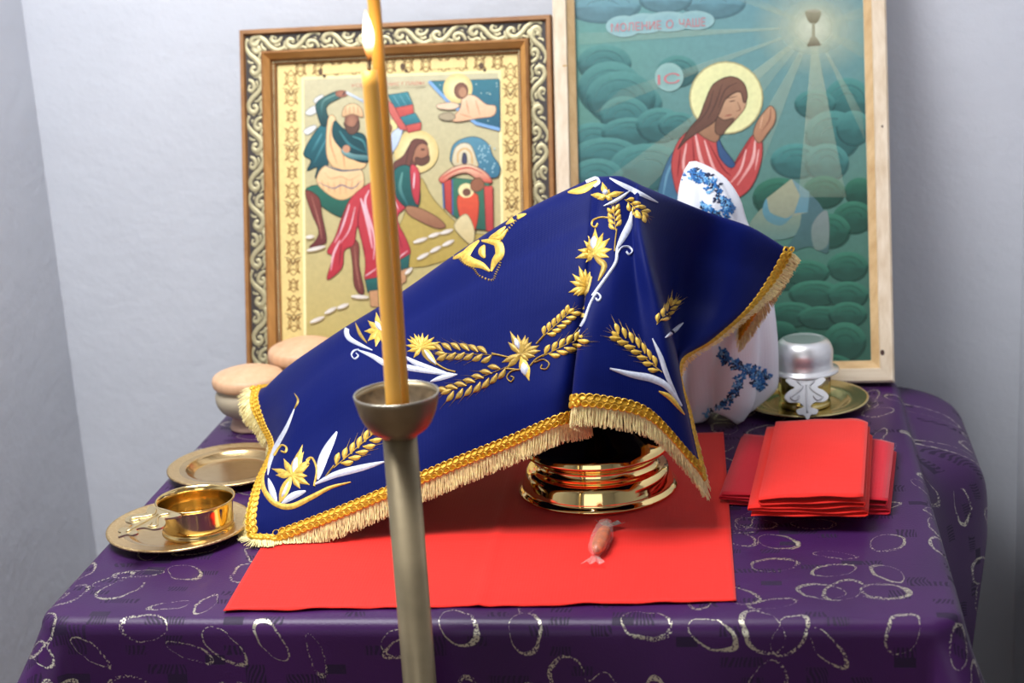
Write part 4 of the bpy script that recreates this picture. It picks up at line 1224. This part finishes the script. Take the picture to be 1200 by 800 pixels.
# soft irregular undulation of the heavy cloth
for i in range(NU):
    for j in range(NV):
        u, v = i/(NU-1), j/(NV-1)
        e = 0.0018*math.sin(23*u+5*v)*math.sin(9*v+2*u)+0.0012*math.sin(41*u-7*v)
        S[i, j, 1] += e*min(1, 4*v+0.3)
S[:, :, 2] = np.maximum(S[:, :, 2], TZ+0.0075)
V = [tuple(S[i, j]) for j in range(NV) for i in range(NU)]
UV = [(0.62*i/(NU-1), 0.5*j/(NV-1)) for j in range(NV) for i in range(NU)]
F = grid_faces(NU, NV)
base = Vector((ch.x-0.1, ch.y, TZ))
cov = thing('embroidered_cover', base, 'blue velvet cover with gold embroidered wheat and gold fringe, draped over chalice', 'cloth cover')
cl = mesh('velvet', V, F, M['blue'], cov, uvs=UV)
solid(cl, 0.0014, 1)
bvh = BVHTree.FromPolygons([Vector(v) for v in V], F)

def hit(px, py):
    d = ray(px, py).normalized()
    loc, nrm, idx, dist = bvh.ray_cast(CAM, d)
    if loc is None: return None
    if nrm.dot(d) > 0: nrm = -nrm
    return loc, nrm

class Stitch:
    """raised satin stitch laid on the cloth"""
    def __init__(s, fx): s.fx = fx; s.V, s.F = [], []
    def strip(s, pts, wd, h=0.0016, prof=None, sm=5, n=None):
        q = spline(pts, sm)
        m = len(q); rows = []
        prev = None
        for i, p in enumerate(q):
            t = q[min(i+1, m-1)]-q[max(i-1, 0)]
            t = t/max(1e-6, np.hypot(*t)); nn = np.array((-t[1], t[0])); u = i/(m-1)
            k = prof(u) if prof else math.sin(PI*(0.04+0.92*u))**0.8
            row = []
            for wv in (-1, -0.5, 0, 0.5, 1):
                x = p+nn*(wd*0.5*k*wv)
                r_ = hit(*s.fx(*x))
                if r_ is None: row = None; break
                loc, nr = r_
                hh = 0.0017+h*math.sqrt(max(0, 1-wv*wv))*min(1, k+0.2)
                row.append(loc+nr*hh)
            if row is not None and prev is not None and (row[2]-prev[2]).length > 0.03: rows.append(None)
            rows.append(row)
            if row is not None: prev = row
        last = None
        for row in rows:
            if row is None: last = None; continue
            o = len(s.V); s.V += row
            if last is not None:
                for k in range(4): s.F.append((last+k, last+k+1, o+k+1, o+k))
            last = o
    def build(s, name, mat, parent, label=None):
        if not s.F: return None
        o = mesh(name, s.V, s.F, mat, parent)
        if label: o['label'] = label
        return o

sG = lambda x, y: (400+x*0.25, 330+y*0.25)
sH = lambda x, y: (500+x*0.25, 200+y*0.25)
sJ = lambda x, y: (650+x*0.30, 340+y*0.30)
sI = lambda x, y: (260+x*0.3125, 420+y*0.3125)
tp = lambda u: max(0.12, 1-u)                    # tapering leaf
ev = lambda u: 1.0

def wheat(fx, p0, p1, n, wd, mat='thread_gold', parent=None, bend=0.0, awn=True):
    g = Stitch(fx); p0, p1 = np.array(p0, float), np.array(p1, float)
    d = p1-p0; L = np.hypot(*d); d /= L; nn = np.array((-d[1], d[0]))
    gl = L/n*1.45
    for k in range(n):
        u = (k+0.1)/n
        c = p0+d*(L*u)+nn*(bend*L*math.sin(PI*u))
        for s_ in (-1, 1):
            b = c+nn*(s_*wd*0.05)+d*(gl*0.18*(s_+1))
            mid = b+d*(gl*0.36)+nn*(s_*wd*0.26)
            e = b+d*(gl*0.78)+nn*(s_*wd*0.43)
            g.strip([b, mid, e], wd*0.34, 0.0022, lambda u: math.sin(PI*(0.06+0.90*u**1.25))**0.9, sm=4)
            if awn and k > 0: g.strip([e, e+d*(gl*0.7)+nn*(s_*wd*0.30)], 1.8, 0.0006, tp, 3)
    e = p0+d*L
    g.strip([e-d*gl*0.5, e+d*gl*0.3], wd*0.34, 0.0022, sm=4)
    for s_ in (-0.3, 0.0, 0.3): g.strip([e, e+d*gl*0.9+nn*(s_*wd)], 1.8, 0.0006, tp, 3)
    g.strip([p0-d*L*0.05, p1], 3, 0.0008, ev, 5)
    return g.build('wheat_ear', M[mat], parent or cov)

def flower(fx, c, tips, wd, core=None, mat='thread_gold'):
    g = Stitch(fx)
    for t_ in tips:
        c_ = np.array(c, float); t_ = np.array(t_, float)
        g.strip([c_, (c_+t_)/2, t_], wd, 0.0018, lambda u: (0.35+0.9*u if u < 0.55 else max(0.05, 0.85*(1-u)/0.45)), 4)
    o = g.build('flower', M[mat], cov)
    if core:
        w_ = Stitch(fx); w_.strip(core, wd*0.85, 0.0034, sm=4); b = w_.build('petal', M['thread_white'], o, 'silver white centre petal')
    return o

def leaf(fx, pts, wd, mat, prof=None, name='leaf', h=0.0015):
    g = Stitch(fx); g.strip(pts, wd, h, prof); return g.build(name, M[mat], cov)

# garland, front
leaf(sG, [(150, 325), (90, 298), (40, 268), (28, 232), (50, 192), (100, 150)], 24, 'thread_white')
leaf(sG, [(70, 198), (92, 250), (124, 292)], 16, 'thread_dull')
flower(sG, (180, 232), [(168, 148), (128, 186), (112, 236), (128, 282), (165, 308), (200, 290), (240, 262), (285, 216), (262, 190), (220, 170)], 34, [(165, 190), (195, 235)])
leaf(sG, [(84, 325), (150, 352), (215, 388), (300, 402), (430, 424), (545, 438)], 30, 'thread_white')
leaf(sG, [(286, 345), (350, 382), (430, 412), (515, 436)], 26, 'thread_white')
leaf(sG, [(420, 470), (480, 450), (548, 436)], 24, 'thread_white')
leaf(sG, [(88, 322), (64, 328), (52, 348), (66, 366), (84, 352), (74, 340)], 6, 'thread_white', ev, 'tendril')
flower(sG, (378, 312), [(385, 243), (345, 246), (312, 270), (303, 300), (312, 330), (342, 360), (412, 250), (440, 262), (468, 285), (470, 312), (365, 250), (325, 258)], 26)
leaf(sG, [(384, 312), (405, 342), (450, 392)], 40, 'thread_dull')
leaf(sG, [(392, 320), (420, 360), (450, 390)], 20, 'thread_white', h=0.0026)
leaf(sG, [(440, 380), (490, 410), (540, 425)], 8, 'thread_dull', ev, 'stem')
wheat(sG, (712, 345), (462, 338), 6, 76, 'thread_dull', bend=0.05)
wheat(sG, (775, 402), (490, 520), 7, 74, 'thread_dull', bend=-0.05)
flower(sG, (845, 340), [(795, 234), (785, 285), (830, 250), (866, 252), (896, 284), (932, 300), (938, 325), (912, 352), (880, 372), (755, 380), (778, 408), (800, 372), (880, 262)], 38, [(820, 268), (838, 318)], 'thread_dull')
flower(sG, (850, 352), [(884, 466), (860, 440)], 52, [(858, 380), (868, 440)], 'thread_gold')
for q in ([(918, 292), (955, 252)], [(888, 396), (920, 362), (962, 340)], [(710, 338), (790, 356)], [(772, 408), (840, 414)]):
    leaf(sG, q, 8, 'thread_dull', ev, 'stem')
leaf(sG, [(910, 380), (950, 366), (978, 385), (966, 410), (940, 408), (946, 390)], 6, 'thread_dull', ev, 'tendril')
leaf(sG, [(830, 412), (796, 424), (780, 450), (798, 470), (812, 452), (798, 444)], 6, 'thread_dull', ev, 'tendril')
wheat(sG, (952, 256), (1082, 136), 6, 66, bend=0.03, awn=False)
wheat(sG, (955, 348), (1122, 262), 5, 70, bend=0.03)
# garland, running up over the top
leaf(sH, [(665, 106), (735, 92), (805, 52)], 34, 'thread_gold')
leaf(sH, [(738, 62), (795, 40), (812, 58), (790, 78)], 12, 'thread_white', ev, 'tendril')
flower(sH, (842, 122), [(770, 116), (826, 58), (922, 104), (870, 138), (806, 136), (856, 90)], 34, [(842, 92), (838, 118)])
leaf(sH, [(830, 168), (895, 138), (950, 98)], 18, 'thread_white')
leaf(sH, [(858, 40), (920, 72), (1000, 112), (1078, 150)], 22, 'thread_white')
wheat(sH, (930, 140), (1020, 210), 4, 60, awn=False)
wheat(sH, (886, 282), (876, 180), 4, 58, awn=False)
leaf(sH, [(856, 226), (818, 222), (786, 236), (780, 258), (796, 268), (806, 252)], 7, 'thread_gold', ev, 'tendril')
leaf(sH, [(890, 280), (884, 330), (880, 384)], 6, 'thread_dull', ev, 'stem')
leaf(sH, [(958, 192), (956, 240), (922, 310), (888, 372)], 34, 'thread_white')
leaf(sH, [(892, 368), (886, 430), (850, 490), (806, 552), (780, 590)], 14, 'thread_white', ev)
leaf(sH, [(890, 400), (910, 365), (942, 360), (962, 380), (946, 396), (932, 382)], 8, 'thread_white', ev, 'tendril')
flower(sH, (790, 385), [(795, 274), (740, 332), (700, 412), (712, 374), (756, 308), (830, 296), (860, 322), (870, 372), (856, 410), (745, 432), (820, 410)], 36, [(794, 310), (788, 370)])
leaf(sH, [(784, 396), (812, 425), (834, 452), (806, 520)], 30, 'thread_dull')
flower(sH, (748, 545), [(716, 450), (686, 486), (674, 520), (668, 572), (690, 585), (708, 588), (742, 462), (772, 476), (775, 520)], 32)
leaf(sH, [(775, 500), (760, 560), (742, 600), (738, 690)], 12, 'thread_dull', ev, 'stem')
leaf(sH, [(708, 756), (740, 710), (764, 640), (782, 600), (800, 578), (816, 594), (806, 612), (794, 602)], 10, 'thread_white', ev, 'tendril')
# right corner
wheat(sJ, (410, 312), (232, 172), 7, 58, bend=0.06)
leaf(sJ, [(214, 306), (300, 330), (380, 346), (440, 378), (492, 452)], 30, 'thread_white')
leaf(sJ, [(384, 188), (414, 260), (440, 340), (488, 450)], 18, 'thread_white')
leaf(sJ, [(404, 394), (450, 420), (502, 486)], 20, 'thread_gold')
wheat(sJ, (402, 130), (464, 44), 4, 44)
leaf(sJ, [(428, 186), (465, 158), (502, 130)], 18, 'thread_white')
# left corner
leaf(sI, [(276, 132), (290, 160), (276, 192)], 7, 'thread_dull')
leaf(sI, [(276, 190), (246, 262), (204, 338), (184, 390), (176, 440)], 18, 'thread_white')
leaf(sI, [(172, 400), (156, 450), (164, 500), (204, 545), (262, 556), (340, 520), (410, 484), (486, 464)], 22, 'thread_gold')
flower(sI, (265, 440), [(306, 325), (284, 362), (334, 380), (330, 402), (324, 442), (332, 476), (296, 490), (192, 416), (206, 440), (236, 378), (250, 392), (310, 352)], 30, [(288, 372), (272, 430)])
leaf(sI, [(262, 446), (240, 490), (220, 540)], 34, 'thread_gold')
leaf(sI, [(256, 462), (240, 500), (228, 524)], 14, 'thread_white', h=0.0026)
leaf(sI, [(178, 452), (192, 500), (208, 542)], 24, 'thread_white')
leaf(sI, [(226, 546), (270, 516), (318, 498)], 26, 'thread_white')
leaf(sI, [(200, 366), (226, 328), (246, 336), (242, 354), (228, 350)], 7, 'thread_gold', ev, 'tendril')
leaf(sI, [(348, 480), (358, 420), (342, 376), (322, 384), (330, 400)], 8, 'thread_gold', ev, 'tendril')
leaf(sI, [(362, 456), (384, 372), (434, 276)], 34, 'thread_white')
leaf(sI, [(348, 474), (430, 436), (530, 410), (612, 388)], 26, 'thread_white')
wheat(sI, (430, 405), (585, 270), 6, 62, bend=0.04)
leaf(sI, [(392, 444), (424, 402)], 5, 'thread_dull', ev, 'stem')
# centre emblem at the brow of the cover
em = None
for q, w_ in (([(250, 330), (206, 372), (186, 408), (214, 430), (262, 446), (300, 474)], 44), ([(306, 474), (322, 428), (346, 392), (340, 350), (318, 336), (262, 332)], 44), ([(276, 352), (262, 382), (276, 412)], 34),
              ([(128, 418), (156, 404), (188, 384), (222, 356)], 20), ([(296, 322), (334, 300), (374, 266)], 22), ([(300, 322), (346, 318), (384, 276)], 22), ([(376, 256), (420, 226), (472, 206)], 22)):
    g = Stitch(sH); g.strip(q, w_, 0.0020)
    if em is None: em = g.build('emblem', M['thread_gold'], cov, 'gold embroidered centre motif')
    else: g.build('emblem_leaf', M['thread_gold'], em)
g = Stitch(sH)
outl = spline([(110, 408), (150, 410), (180, 438), (225, 462), (250, 494), (310, 516), (330, 480), (350, 430), (346, 370), (356, 320), (400, 262), (440, 216)], 9)
for i in range(0, len(outl)-1, 2): g.strip([outl[i], outl[i+1]], 13, 0.0014, sm=3)
tag(g.build('emblem_edging', M['thread_dull'], em), kind='stuff')

# ------------------------------------------------------------------ braid and fringe round the hem
def hem_path():
    """closed list of (point, outward, normal) round the cloth"""
    out = []
    def nrm(i, j):
        a = S[min(i+1, NU-1), j]-S[max(i-1, 0), j]; b = S[i, min(j+1, NV-1)]-S[i, max(j-1, 0)]
        c = np.cross(a, b); return c/max(1e-9, np.linalg.norm(c))
    for i in range(NU): out.append((S[i, 0], S[i, 0]-S[i, 1], nrm(i, 0), 0))
    for j in range(1, NV): out.append((S[NU-1, j], S[NU-1, j]-S[NU-2, j], nrm(NU-1, j), 1))
    for i in range(NU-2, -1, -1): out.append((S[i, NV-1], S[i, NV-1]-S[i, NV-2], nrm(i, NV-1), 2))
    for j in range(NV-2, 0, -1): out.append((S[0, j], S[0, j]-S[1, j], nrm(0, j), 3))
    return out
hp = hem_path()
HP = np.array([h[0] for h in hp]); HO = np.array([h[1]/max(1e-9, np.linalg.norm(h[1])) for h in hp]); HN = np.array([h[2] for h in hp]); HS = [h[3] for h in hp]
n_ = len(HP)
def smoothv(A_, k):
    B_ = A_.copy()
    for _ in range(k): B_ = (np.roll(B_, 1, 0)+B_*2+np.roll(B_, -1, 0))/4
    return B_
HO = smoothv(HO, 6); HO /= np.linalg.norm(HO, axis=1)[:, None]
HN = smoothv(HN, 4); HN /= np.linalg.norm(HN, axis=1)[:, None]
acc = [0.0]
for i in range(n_): acc.append(acc[-1]+np.linalg.norm(HP[(i+1) % n_]-HP[i]))
TOT = acc[-1]
def at_len(s):
    s = s % TOT
    i = int(np.searchsorted(acc, s, side='right'))-1; i = min(max(i, 0), n_-1); j = (i+1) % n_
    f = (s-acc[i])/max(1e-9, acc[i+1]-acc[i])
    t = HP[j]-HP[i]; t = t/max(1e-9, np.linalg.norm(t))
    return HP[i]*(1-f)+HP[j]*f, HO[i]*(1-f)+HO[j]*f, HN[i]*(1-f)+HN[j]*f, t, HS[i]
DOWN = np.array((0, 0, -1.0))
# fringe strands
rng = random.Random(3)
V, F = [], []
cnt = int(TOT/0.00050)
camv = np.array(CAM)
for k in range(cnt):
    p, o, nn, t, sd = at_len(TOT*k/cnt)
    ln = (0.026 if sd in (0, 3) else 0.022)*(0.88+0.2*rng.random())
    dr = o*1.0+DOWN*(0.45 if sd == 0 else 0.9 if (sd == 3 and p[2] < TZ+0.075) else 0.15)
    dr = dr/np.linalg.norm(dr)
    clump = math.sin(k*0.9)*0.25+rng.uniform(-0.18, 0.18)
    w_ = 0.00080
    side = t*w_
    q0 = p+dr*0.003+nn*0.0006*rng.uniform(-1, 1); q1 = p+dr*(ln*0.55)+t*(clump*0.004)+nn*rng.uniform(-0.0012, 0.0012); q2 = p+dr*ln+t*(clump*0.010)+nn*rng.uniform(-0.002, 0.002)+DOWN*0.0015
    if q2[2] < TZ+0.004:
        for q in (q1, q2): q[2] = max(q[2], TZ+0.0042)
    b = len(V)
    bk = nn*w_
    for q, m_ in ((q0, 1), (q1, 1), (q2, 0.7)):
        V += [q-side*m_, q+bk*m_, q+side*m_]
    for r_ in (0, 3):
        for s_ in range(3):
            F.append((b+r_+s_, b+r_+(s_+1) % 3, b+r_+3+(s_+1) % 3, b+r_+3+s_))
fr = mesh('fringe', V, F, M['fringe'], cov, kind='stuff')
# braid: two rows of little loops on a flat gimp
V, F = [], []
cnt = int(TOT/0.0080)
parts = []
for k in range(cnt):
    p, o, nn, t, sd = at_len(TOT*(k+0.5)/cnt)
    nv_ = np.array(nn)
    for (off, rr_, sh_) in ((-0.0045, 0.0042, 0.0), (0.0030, 0.0038, 0.5)):
        c = p+o*off+t*(0.0080*(sh_))
        ring = []
        m = 10
        pts_ = [Vector(c+t*(rr_*math.cos(2*PI*q/m))+o*(rr_*0.85*math.sin(2*PI*q/m))+nv_*0.0) for q in range(m)]
        b = len(V)
        for q in range(m):
            a_ = 2*PI*q/m; rad = np.array(t*math.cos(a_)+o*math.sin(a_)*0.85)
            for (x_, z_) in ((0.0013, 0.0005), (0.0, 0.0034), (-0.0013, 0.0005), (0.0, -0.0022)):
                V.append(tuple(c+rad*(rr_+x_)+nv_*z_))
        for q in range(m):
            for z_ in range(4):
                F.append((b+q*4+z_, b+((q+1) % m)*4+z_, b+((q+1) % m)*4+(z_+1) % 4, b+q*4+(z_+1) % 4))
mesh('braid', V, F, M['braid'], cov, kind='stuff')
# flat gimp tape under the loops
V, F = [], []
m = 700
for k in range(m):
    p, o, nn, t, sd = at_len(TOT*k/m)
    for (a_, c_) in ((-0.0065, 0.0016), (0.0055, 0.0016), (0.0055, -0.0012), (-0.0065, -0.0012)):
        V.append(tuple(p+o*a_+nn*c_))
for k in range(m):
    for q in range(4): F.append((k*4+q, ((k+1) % m)*4+q, ((k+1) % m)*4+(q+1) % 4, k*4+(q+1) % 4))
mesh('gimp_tape', V, F, M['braid'], cov)

# ------------------------------------------------------------------ white embroidered cloth
wc_b = at_z(850, 484)
wD = wc_b.dot(HEAD)
wt = thing('white_cloth', wc_b, 'white linen cloth with blue floral embroidery behind the blue cover', 'cloth')
rowsW = [(812, 190, 3), (818, 199, 14), (824, 214, 25), (829, 236, 33), (833, 262, 37), (842, 310, 48), (846, 350, 53), (849, 395, 54), (850, 430, 53), (850, 458, 50), (842, 480, 40)]
nth = 72
ringsW = []
for (cx_, cy_, rp_) in rowsW:
    c = at_d(cx_, cy_, wD-0.01)
    rr_ = rp_/FPX*(c-CAM).dot(fw)
    ringsW.append((c, rr_))
RW = np.array([[c.x, c.y, c.z, r_] for c, r_ in ringsW])
RW = resample(RW, 44, 0)
V, UV = [], []
for j in range(44):
    v = j/43
    for i in range(nth):
        a = 2*PI*i/nth
        k = 1 + (0.05+0.16*max(0, v-0.55)/0.45)*math.sin(5*a+0.9+1.5*v) + 0.05*math.sin(9*a+2+3*v)
        if v < 0.55: k *= 1 + 0.10*math.sin(2*a+1)*(1-v)
        k2 = 1.0 if v > 0.3 else 0.45+0.55*v/0.3       # the standing peak is a flattened fold
        z = RW[j, 2]
        if v > 0.85: z += 0.012*(v-0.85)/0.15*math.sin(4*a+2.2)
        z = max(z, TZ+0.004)
        x, y = RW[j, 3]*k*math.cos(a), RW[j, 3]*k*k2*math.sin(a)
        V.append((RW[j, 0]+x*math.cos(YAW)-y*math.sin(YAW), RW[j, 1]+x*math.sin(YAW)+y*math.cos(YAW), z)); UV.append((0.4*i/nth, 0.3*v))
Fw = grid_faces(nth, 44, True)
wl = mesh('linen', V, Fw, M['white_linen'], wt, uvs=UV)
solid(wl, 0.0012, -1)
bvh = BVHTree.FromPolygons([Vector(v) for v in V], Fw)
def sprigs(line, wd, n, seed, k=1.0):
    rg = random.Random(seed)
    q = spline(line, 12)
    lay = {m_: Stitch(lambda x, y: (x, y)) for m_ in ('thread_blue', 'thread_navy', 'thread_sky')}
    for _ in range(n):
        p = q[int(rg.random()*(len(q)-1))]+np.array((rg.uniform(-1, 1)*wd, rg.uniform(-1, 1)*wd))
        m_ = rg.choice(['thread_blue', 'thread_blue', 'thread_navy', 'thread_sky'])
        for a_ in range(4):
            an = rg.random()*6.28; ln = rg.uniform(2.5, 5.0)*k
            lay[m_].strip([p, p+np.array((math.cos(an), math.sin(an)))*ln], 2.6*k, 0.0006, sm=3)
    for m_, st in lay.items(): tag(st.build('floral_embroidery', M[m_], wt), kind='stuff')
sprigs([(803, 206), (818, 206), (832, 216), (845, 232), (855, 248)], 6, 95, 1)
sprigs([(822, 240), (838, 252), (850, 258)], 4, 34, 2)
sprigs([(845, 412), (858, 426), (878, 432), (900, 442)], 5, 85, 4)
sprigs([(868, 440), (862, 458), (850, 472), (826, 484)], 4, 50, 5)
sprigs([(884, 446), (896, 452)], 5, 30, 6)

# ------------------------------------------------------------------ wrapped sweet
ca, cb = at_z(713, 626), at_z(697, 664)
sw = thing('wrapped_sweet', (ca+cb)/2+Vector((0, 0, 0.004)), 'orange sweet in a twisted clear wrapper on the red cloth', 'sweet')
ax = (cb-ca); L = ax.length; ax /= L; sd_ = Vector((-ax.y, ax.x, 0)); zv = Vector((0, 0, 1))
def oval(r1, ln, seg=16, rings=12, crumple=0.0, seed=1):
    rg = random.Random(seed); V = []
    for j in range(rings+1):
        u = -1+2*j/rings
        rr_ = math.sqrt(max(0.02, 1-abs(u)**3))
        for i in range(seg):
            a = 2*PI*i/seg; k = 1+crumple*rg.uniform(-1, 1)
            V.append(ax*(u*ln/2) + (sd_*math.cos(a)+zv*math.sin(a))*(r1*rr_*k)+zv*(r1*1.05))
    F = grid_faces(seg, rings+1, True)+[tuple(range(seg-1, -1, -1)), tuple(rings*seg+i for i in range(seg))]
    return V, F
M['caramel'] = simple('orange_sweet', (196, 92, 10), 0.3, 0, 0.4, 160, sss=0.2)
def wrap_mat():
    m, nt, bs = newmat('clear_wrapper'); n = N(nt)
    bs.inputs['Base Color'].default_value = lin((236, 214, 206))+(1,)
    bs.inputs['Roughness'].default_value = 0.12
    bs.inputs['Alpha'].default_value = 0.17
    bs.inputs['Specular IOR Level'].default_value = 0.9
    n.bump(bs, n.noise(n.obj(), 260, 3), 0.8, 0.002)
    return m
M['wrapper'] = wrap_mat()
M['foil'] = simple('grey_wrapper_end', (168, 150, 142), 0.3, 0.5, 0.35, 200, 0.5, 300, 0.001)
mesh('sweet_core', *oval(0.0086, L*0.74, crumple=0.06), M['caramel'], sw, world=False)
mesh('wrapper', *oval(0.0112, L*1.0, 14, 12, 0.14, 5), M['wrapper'], sw, world=False)
def fan_(sgn, wd, ln, name, mat, seed):
    rg = random.Random(seed); V, F = [], []
    n = 9
    for j in range(4):
        v = j/3
        for i in range(n):
            u = -1+2*i/(n-1)
            V.append(ax*(sgn*(L*0.46+ln*v)) + sd_*(u*(0.0035+wd*v)) + zv*(0.007-0.002*v+0.0022*v*math.sin(i*2.1+seed)+0.0004*rg.random()))
    o = mesh(name, V, grid_faces(n, 4), mat, sw, world=False, smooth=False); solid(o, 0.0004, 0)
fan_(-1, 0.0140, 0.020, 'wrapper_end', M['foil'], 2)
fan_(1, 0.0100, 0.014, 'wrapper_end', M['wrapper'], 4)

# ------------------------------------------------------------------ candle stand
CD = 1.57
cr = at_d(464.5, 462, CD)                   # centre of the cup's rim
pole_lo = at_d(491.5, 795, CD)              # the pole stands upright in the room
axis = Vector((0, 0, 1))
lean_v = (cr-pole_lo).normalized()
print('pole lean', math.degrees(lean_v.angle(axis)), cr)
k_ = (cr-CAM).dot(fw)/FPX
rc_ = 50.3*k_; rp = 21*k_
# slight lean of the whole stand as the photo shows it
foot_p = cr - lean_v*(cr.z/lean_v.z)
st = thing('candle_stand', (foot_p.x, foot_p.y, 0), 'tarnished metal candle stand with a cup on a tall round pole', 'candle stand')
zx = Vector((1, 0, 0)); zx = (zx-lean_v*zx.dot(lean_v)).normalized(); zy = lean_v.cross(zx)
def along(prof, seg=48, org=cr, closed=False, caps=True):
    V, F = lathe(prof, seg, closed=closed, caps=caps)
    return [org+zx*v[0]+zy*v[1]+lean_v*v[2] for v in V], F
H = cr.z/lean_v.z
ch_ = 50*k_
cup_o = mesh('cup', *along([(0.0, -ch_*1.02)] + [(rp*1.02, -ch_*1.02)] + smooth_profile([(rp*1.08, -ch_*0.98), (rc_*0.70, -ch_*0.80), (rc_*0.88, -ch_*0.48), (rc_*0.97, -ch_*0.16), (rc_, 0.0)], 5) + [(rc_*0.965, 0.001)] + smooth_profile([(rc_*0.935, -ch_*0.10), (rc_*0.85, -ch_*0.42), (rc_*0.62, -ch_*0.70), (0.0, -ch_*0.78)], 5)), M['nickel'], st)
rim = mesh('rim', *along([(rc_*(0.985+0.022*math.cos(t)), 0.0012+rc_*0.022*math.sin(t)) for t in np.linspace(0, 2*PI, 9)[:-1]], 56, closed=True), M['nickel_rim'], cup_o)
mesh('wax_residue', *along([(rc_*0.93, -ch_*0.10), (rc_*0.89, -ch_*0.24), (rc_*0.83, -ch_*0.42), (rc_*0.70, -ch_*0.58), (rc_*0.5, -ch_*0.63), (rc_*0.3, -ch_*0.64), (0.0, -ch_*0.65)], 40, caps=False), M['residue'], cup_o)
mesh('pole', *along([(0.0, -H+0.03), (rp*0.98, -H+0.03), (rp*0.98, -ch_*1.02), (0.0, -ch_*1.02)], 40), M['nickel'], st)
fb = [(0.0, 0.0), (0.15, 0.0), (0.15, 0.008)] + smooth_profile([(0.145, 0.014), (0.09, 0.024), (0.04, 0.036), (rp*1.2, 0.06)], 4) + [(0.0, 0.06)]
mesh('base', *lathe(fb, 48, (foot_p.x, foot_p.y, 0)), M['nickel'], st)

def candle(p_lo, p_hi, r_lo, r_hi, mat, label, lit):
    t = thing('taper_candle', p_lo, label, 'candle')
    ax_ = p_hi-p_lo
    n = 26
    pts = [p_lo+ax_*(k/(n-1)) + Vector((0.0012*math.sin(3.1*k/(n-1)), 0, 0)) for k in range(n)]
    V, F = tube(pts, [r_lo+(r_hi-r_lo)*k/(n-1) for k in range(n)], 24)
    b = mesh('wax', V, F, mat, t)
    if lit:
        tpv = ax_.normalized()
        # melted rim
        w0 = p_hi-tpv*0.001
        wk = [w0, w0+tpv*0.006+Vector((0.0004, 0, 0)), w0+tpv*0.0125+Vector((0.0012, 0, 0))]
        mesh('wick', *tube(spline(wk, 4), 0.0010, 8), M['wick'], t)
        return t, wk[-1]
    return t, None
c_lo = cr - lean_v*(ch_*0.60) + Vector((-0.0008, -0.012, 0))
hi = at_d(433, 83, CD-0.004)
top_c, wick_tip = candle(c_lo, hi, 9.6*k_, 9.0*k_, M['wax'], 'lit amber wax taper with a bright flame in the stand', True)
c2_lo = cr - lean_v*(ch_*0.60) + Vector((0.0022, 0.014, 0))
hi2 = at_d(436, -26, CD+0.030)
candle(c2_lo, hi2, 8.2*k_, 7.4*k_, M['wax_dark'], 'longer unlit wax taper close behind the burning one', False)

def flame_mat(name, col_, s_):
    m = bpy.data.materials.new(name); m.use_nodes = True; nt = m.node_tree; n = N(nt)
    bs = nt.nodes['Principled BSDF']
    bs.inputs['Base Color'].default_value = (0, 0, 0, 1)
    bs.inputs['Specular IOR Level'].default_value = 0.0
    z = n.new('ShaderNodeSeparateXYZ'); nt.links.new(n.new('ShaderNodeTexCoord').outputs['Generated'], z.inputs[0])
    nt.links.new(n.ramp(z.outputs[2], [(0.0, (0.75, 0.20, 0.03)), (0.16, (1.0, 0.42, 0.10)), (0.34, (1.0, 0.85, 0.62)), (0.8, (1.0, 0.90, 0.72)), (1.0, (1.0, 0.66, 0.30))]), bs.inputs['Emission Color'])
    nt.links.new(n.ramp(z.outputs[2], [(0.0, (0.10, 0.10, 0.10)), (0.25, (0.5, 0.5, 0.5)), (0.45, (1, 1, 1)), (0.85, (0.9, 0.9, 0.9)), (1.0, (0.45, 0.45, 0.45))]), bs.inputs['Emission Strength'])
    mm = n.m('MULTIPLY', bs.inputs['Emission Strength'].links[0].from_socket, s_)
    nt.links.new(mm, bs.inputs['Emission Strength'])
    return m
M['flame'] = flame_mat('candle_flame', None, 5.0)
f0 = at_d(432.5, 70, CD-0.004); f1 = at_d(428, 12, CD-0.004)
fl_ = f1-f0
q = [f0+fl_*t + Vector((0.0010*math.sin(3*t), 0, 0)) for t in np.linspace(0, 1, 18)]
rad = [max(0.0004, 7.3*k_*(math.sin(PI*min(1, (t*0.93+0.03)))**0.9)*(1-0.45*t)*1.08) for t in np.linspace(0, 1, 18)]
mesh('flame', *tube(q, rad, 20), M['flame'], top_c)
pl = bpy.data.lights.new('flame_light', 'POINT'); pl.energy = 0.35; pl.color = (1.0, 0.66, 0.32); pl.shadow_soft_size = 0.006
po = bpy.data.objects.new('flame_light', pl); col.objects.link(po); po.parent = top_c; po.location = (f0+fl_*0.5)-top_c.location
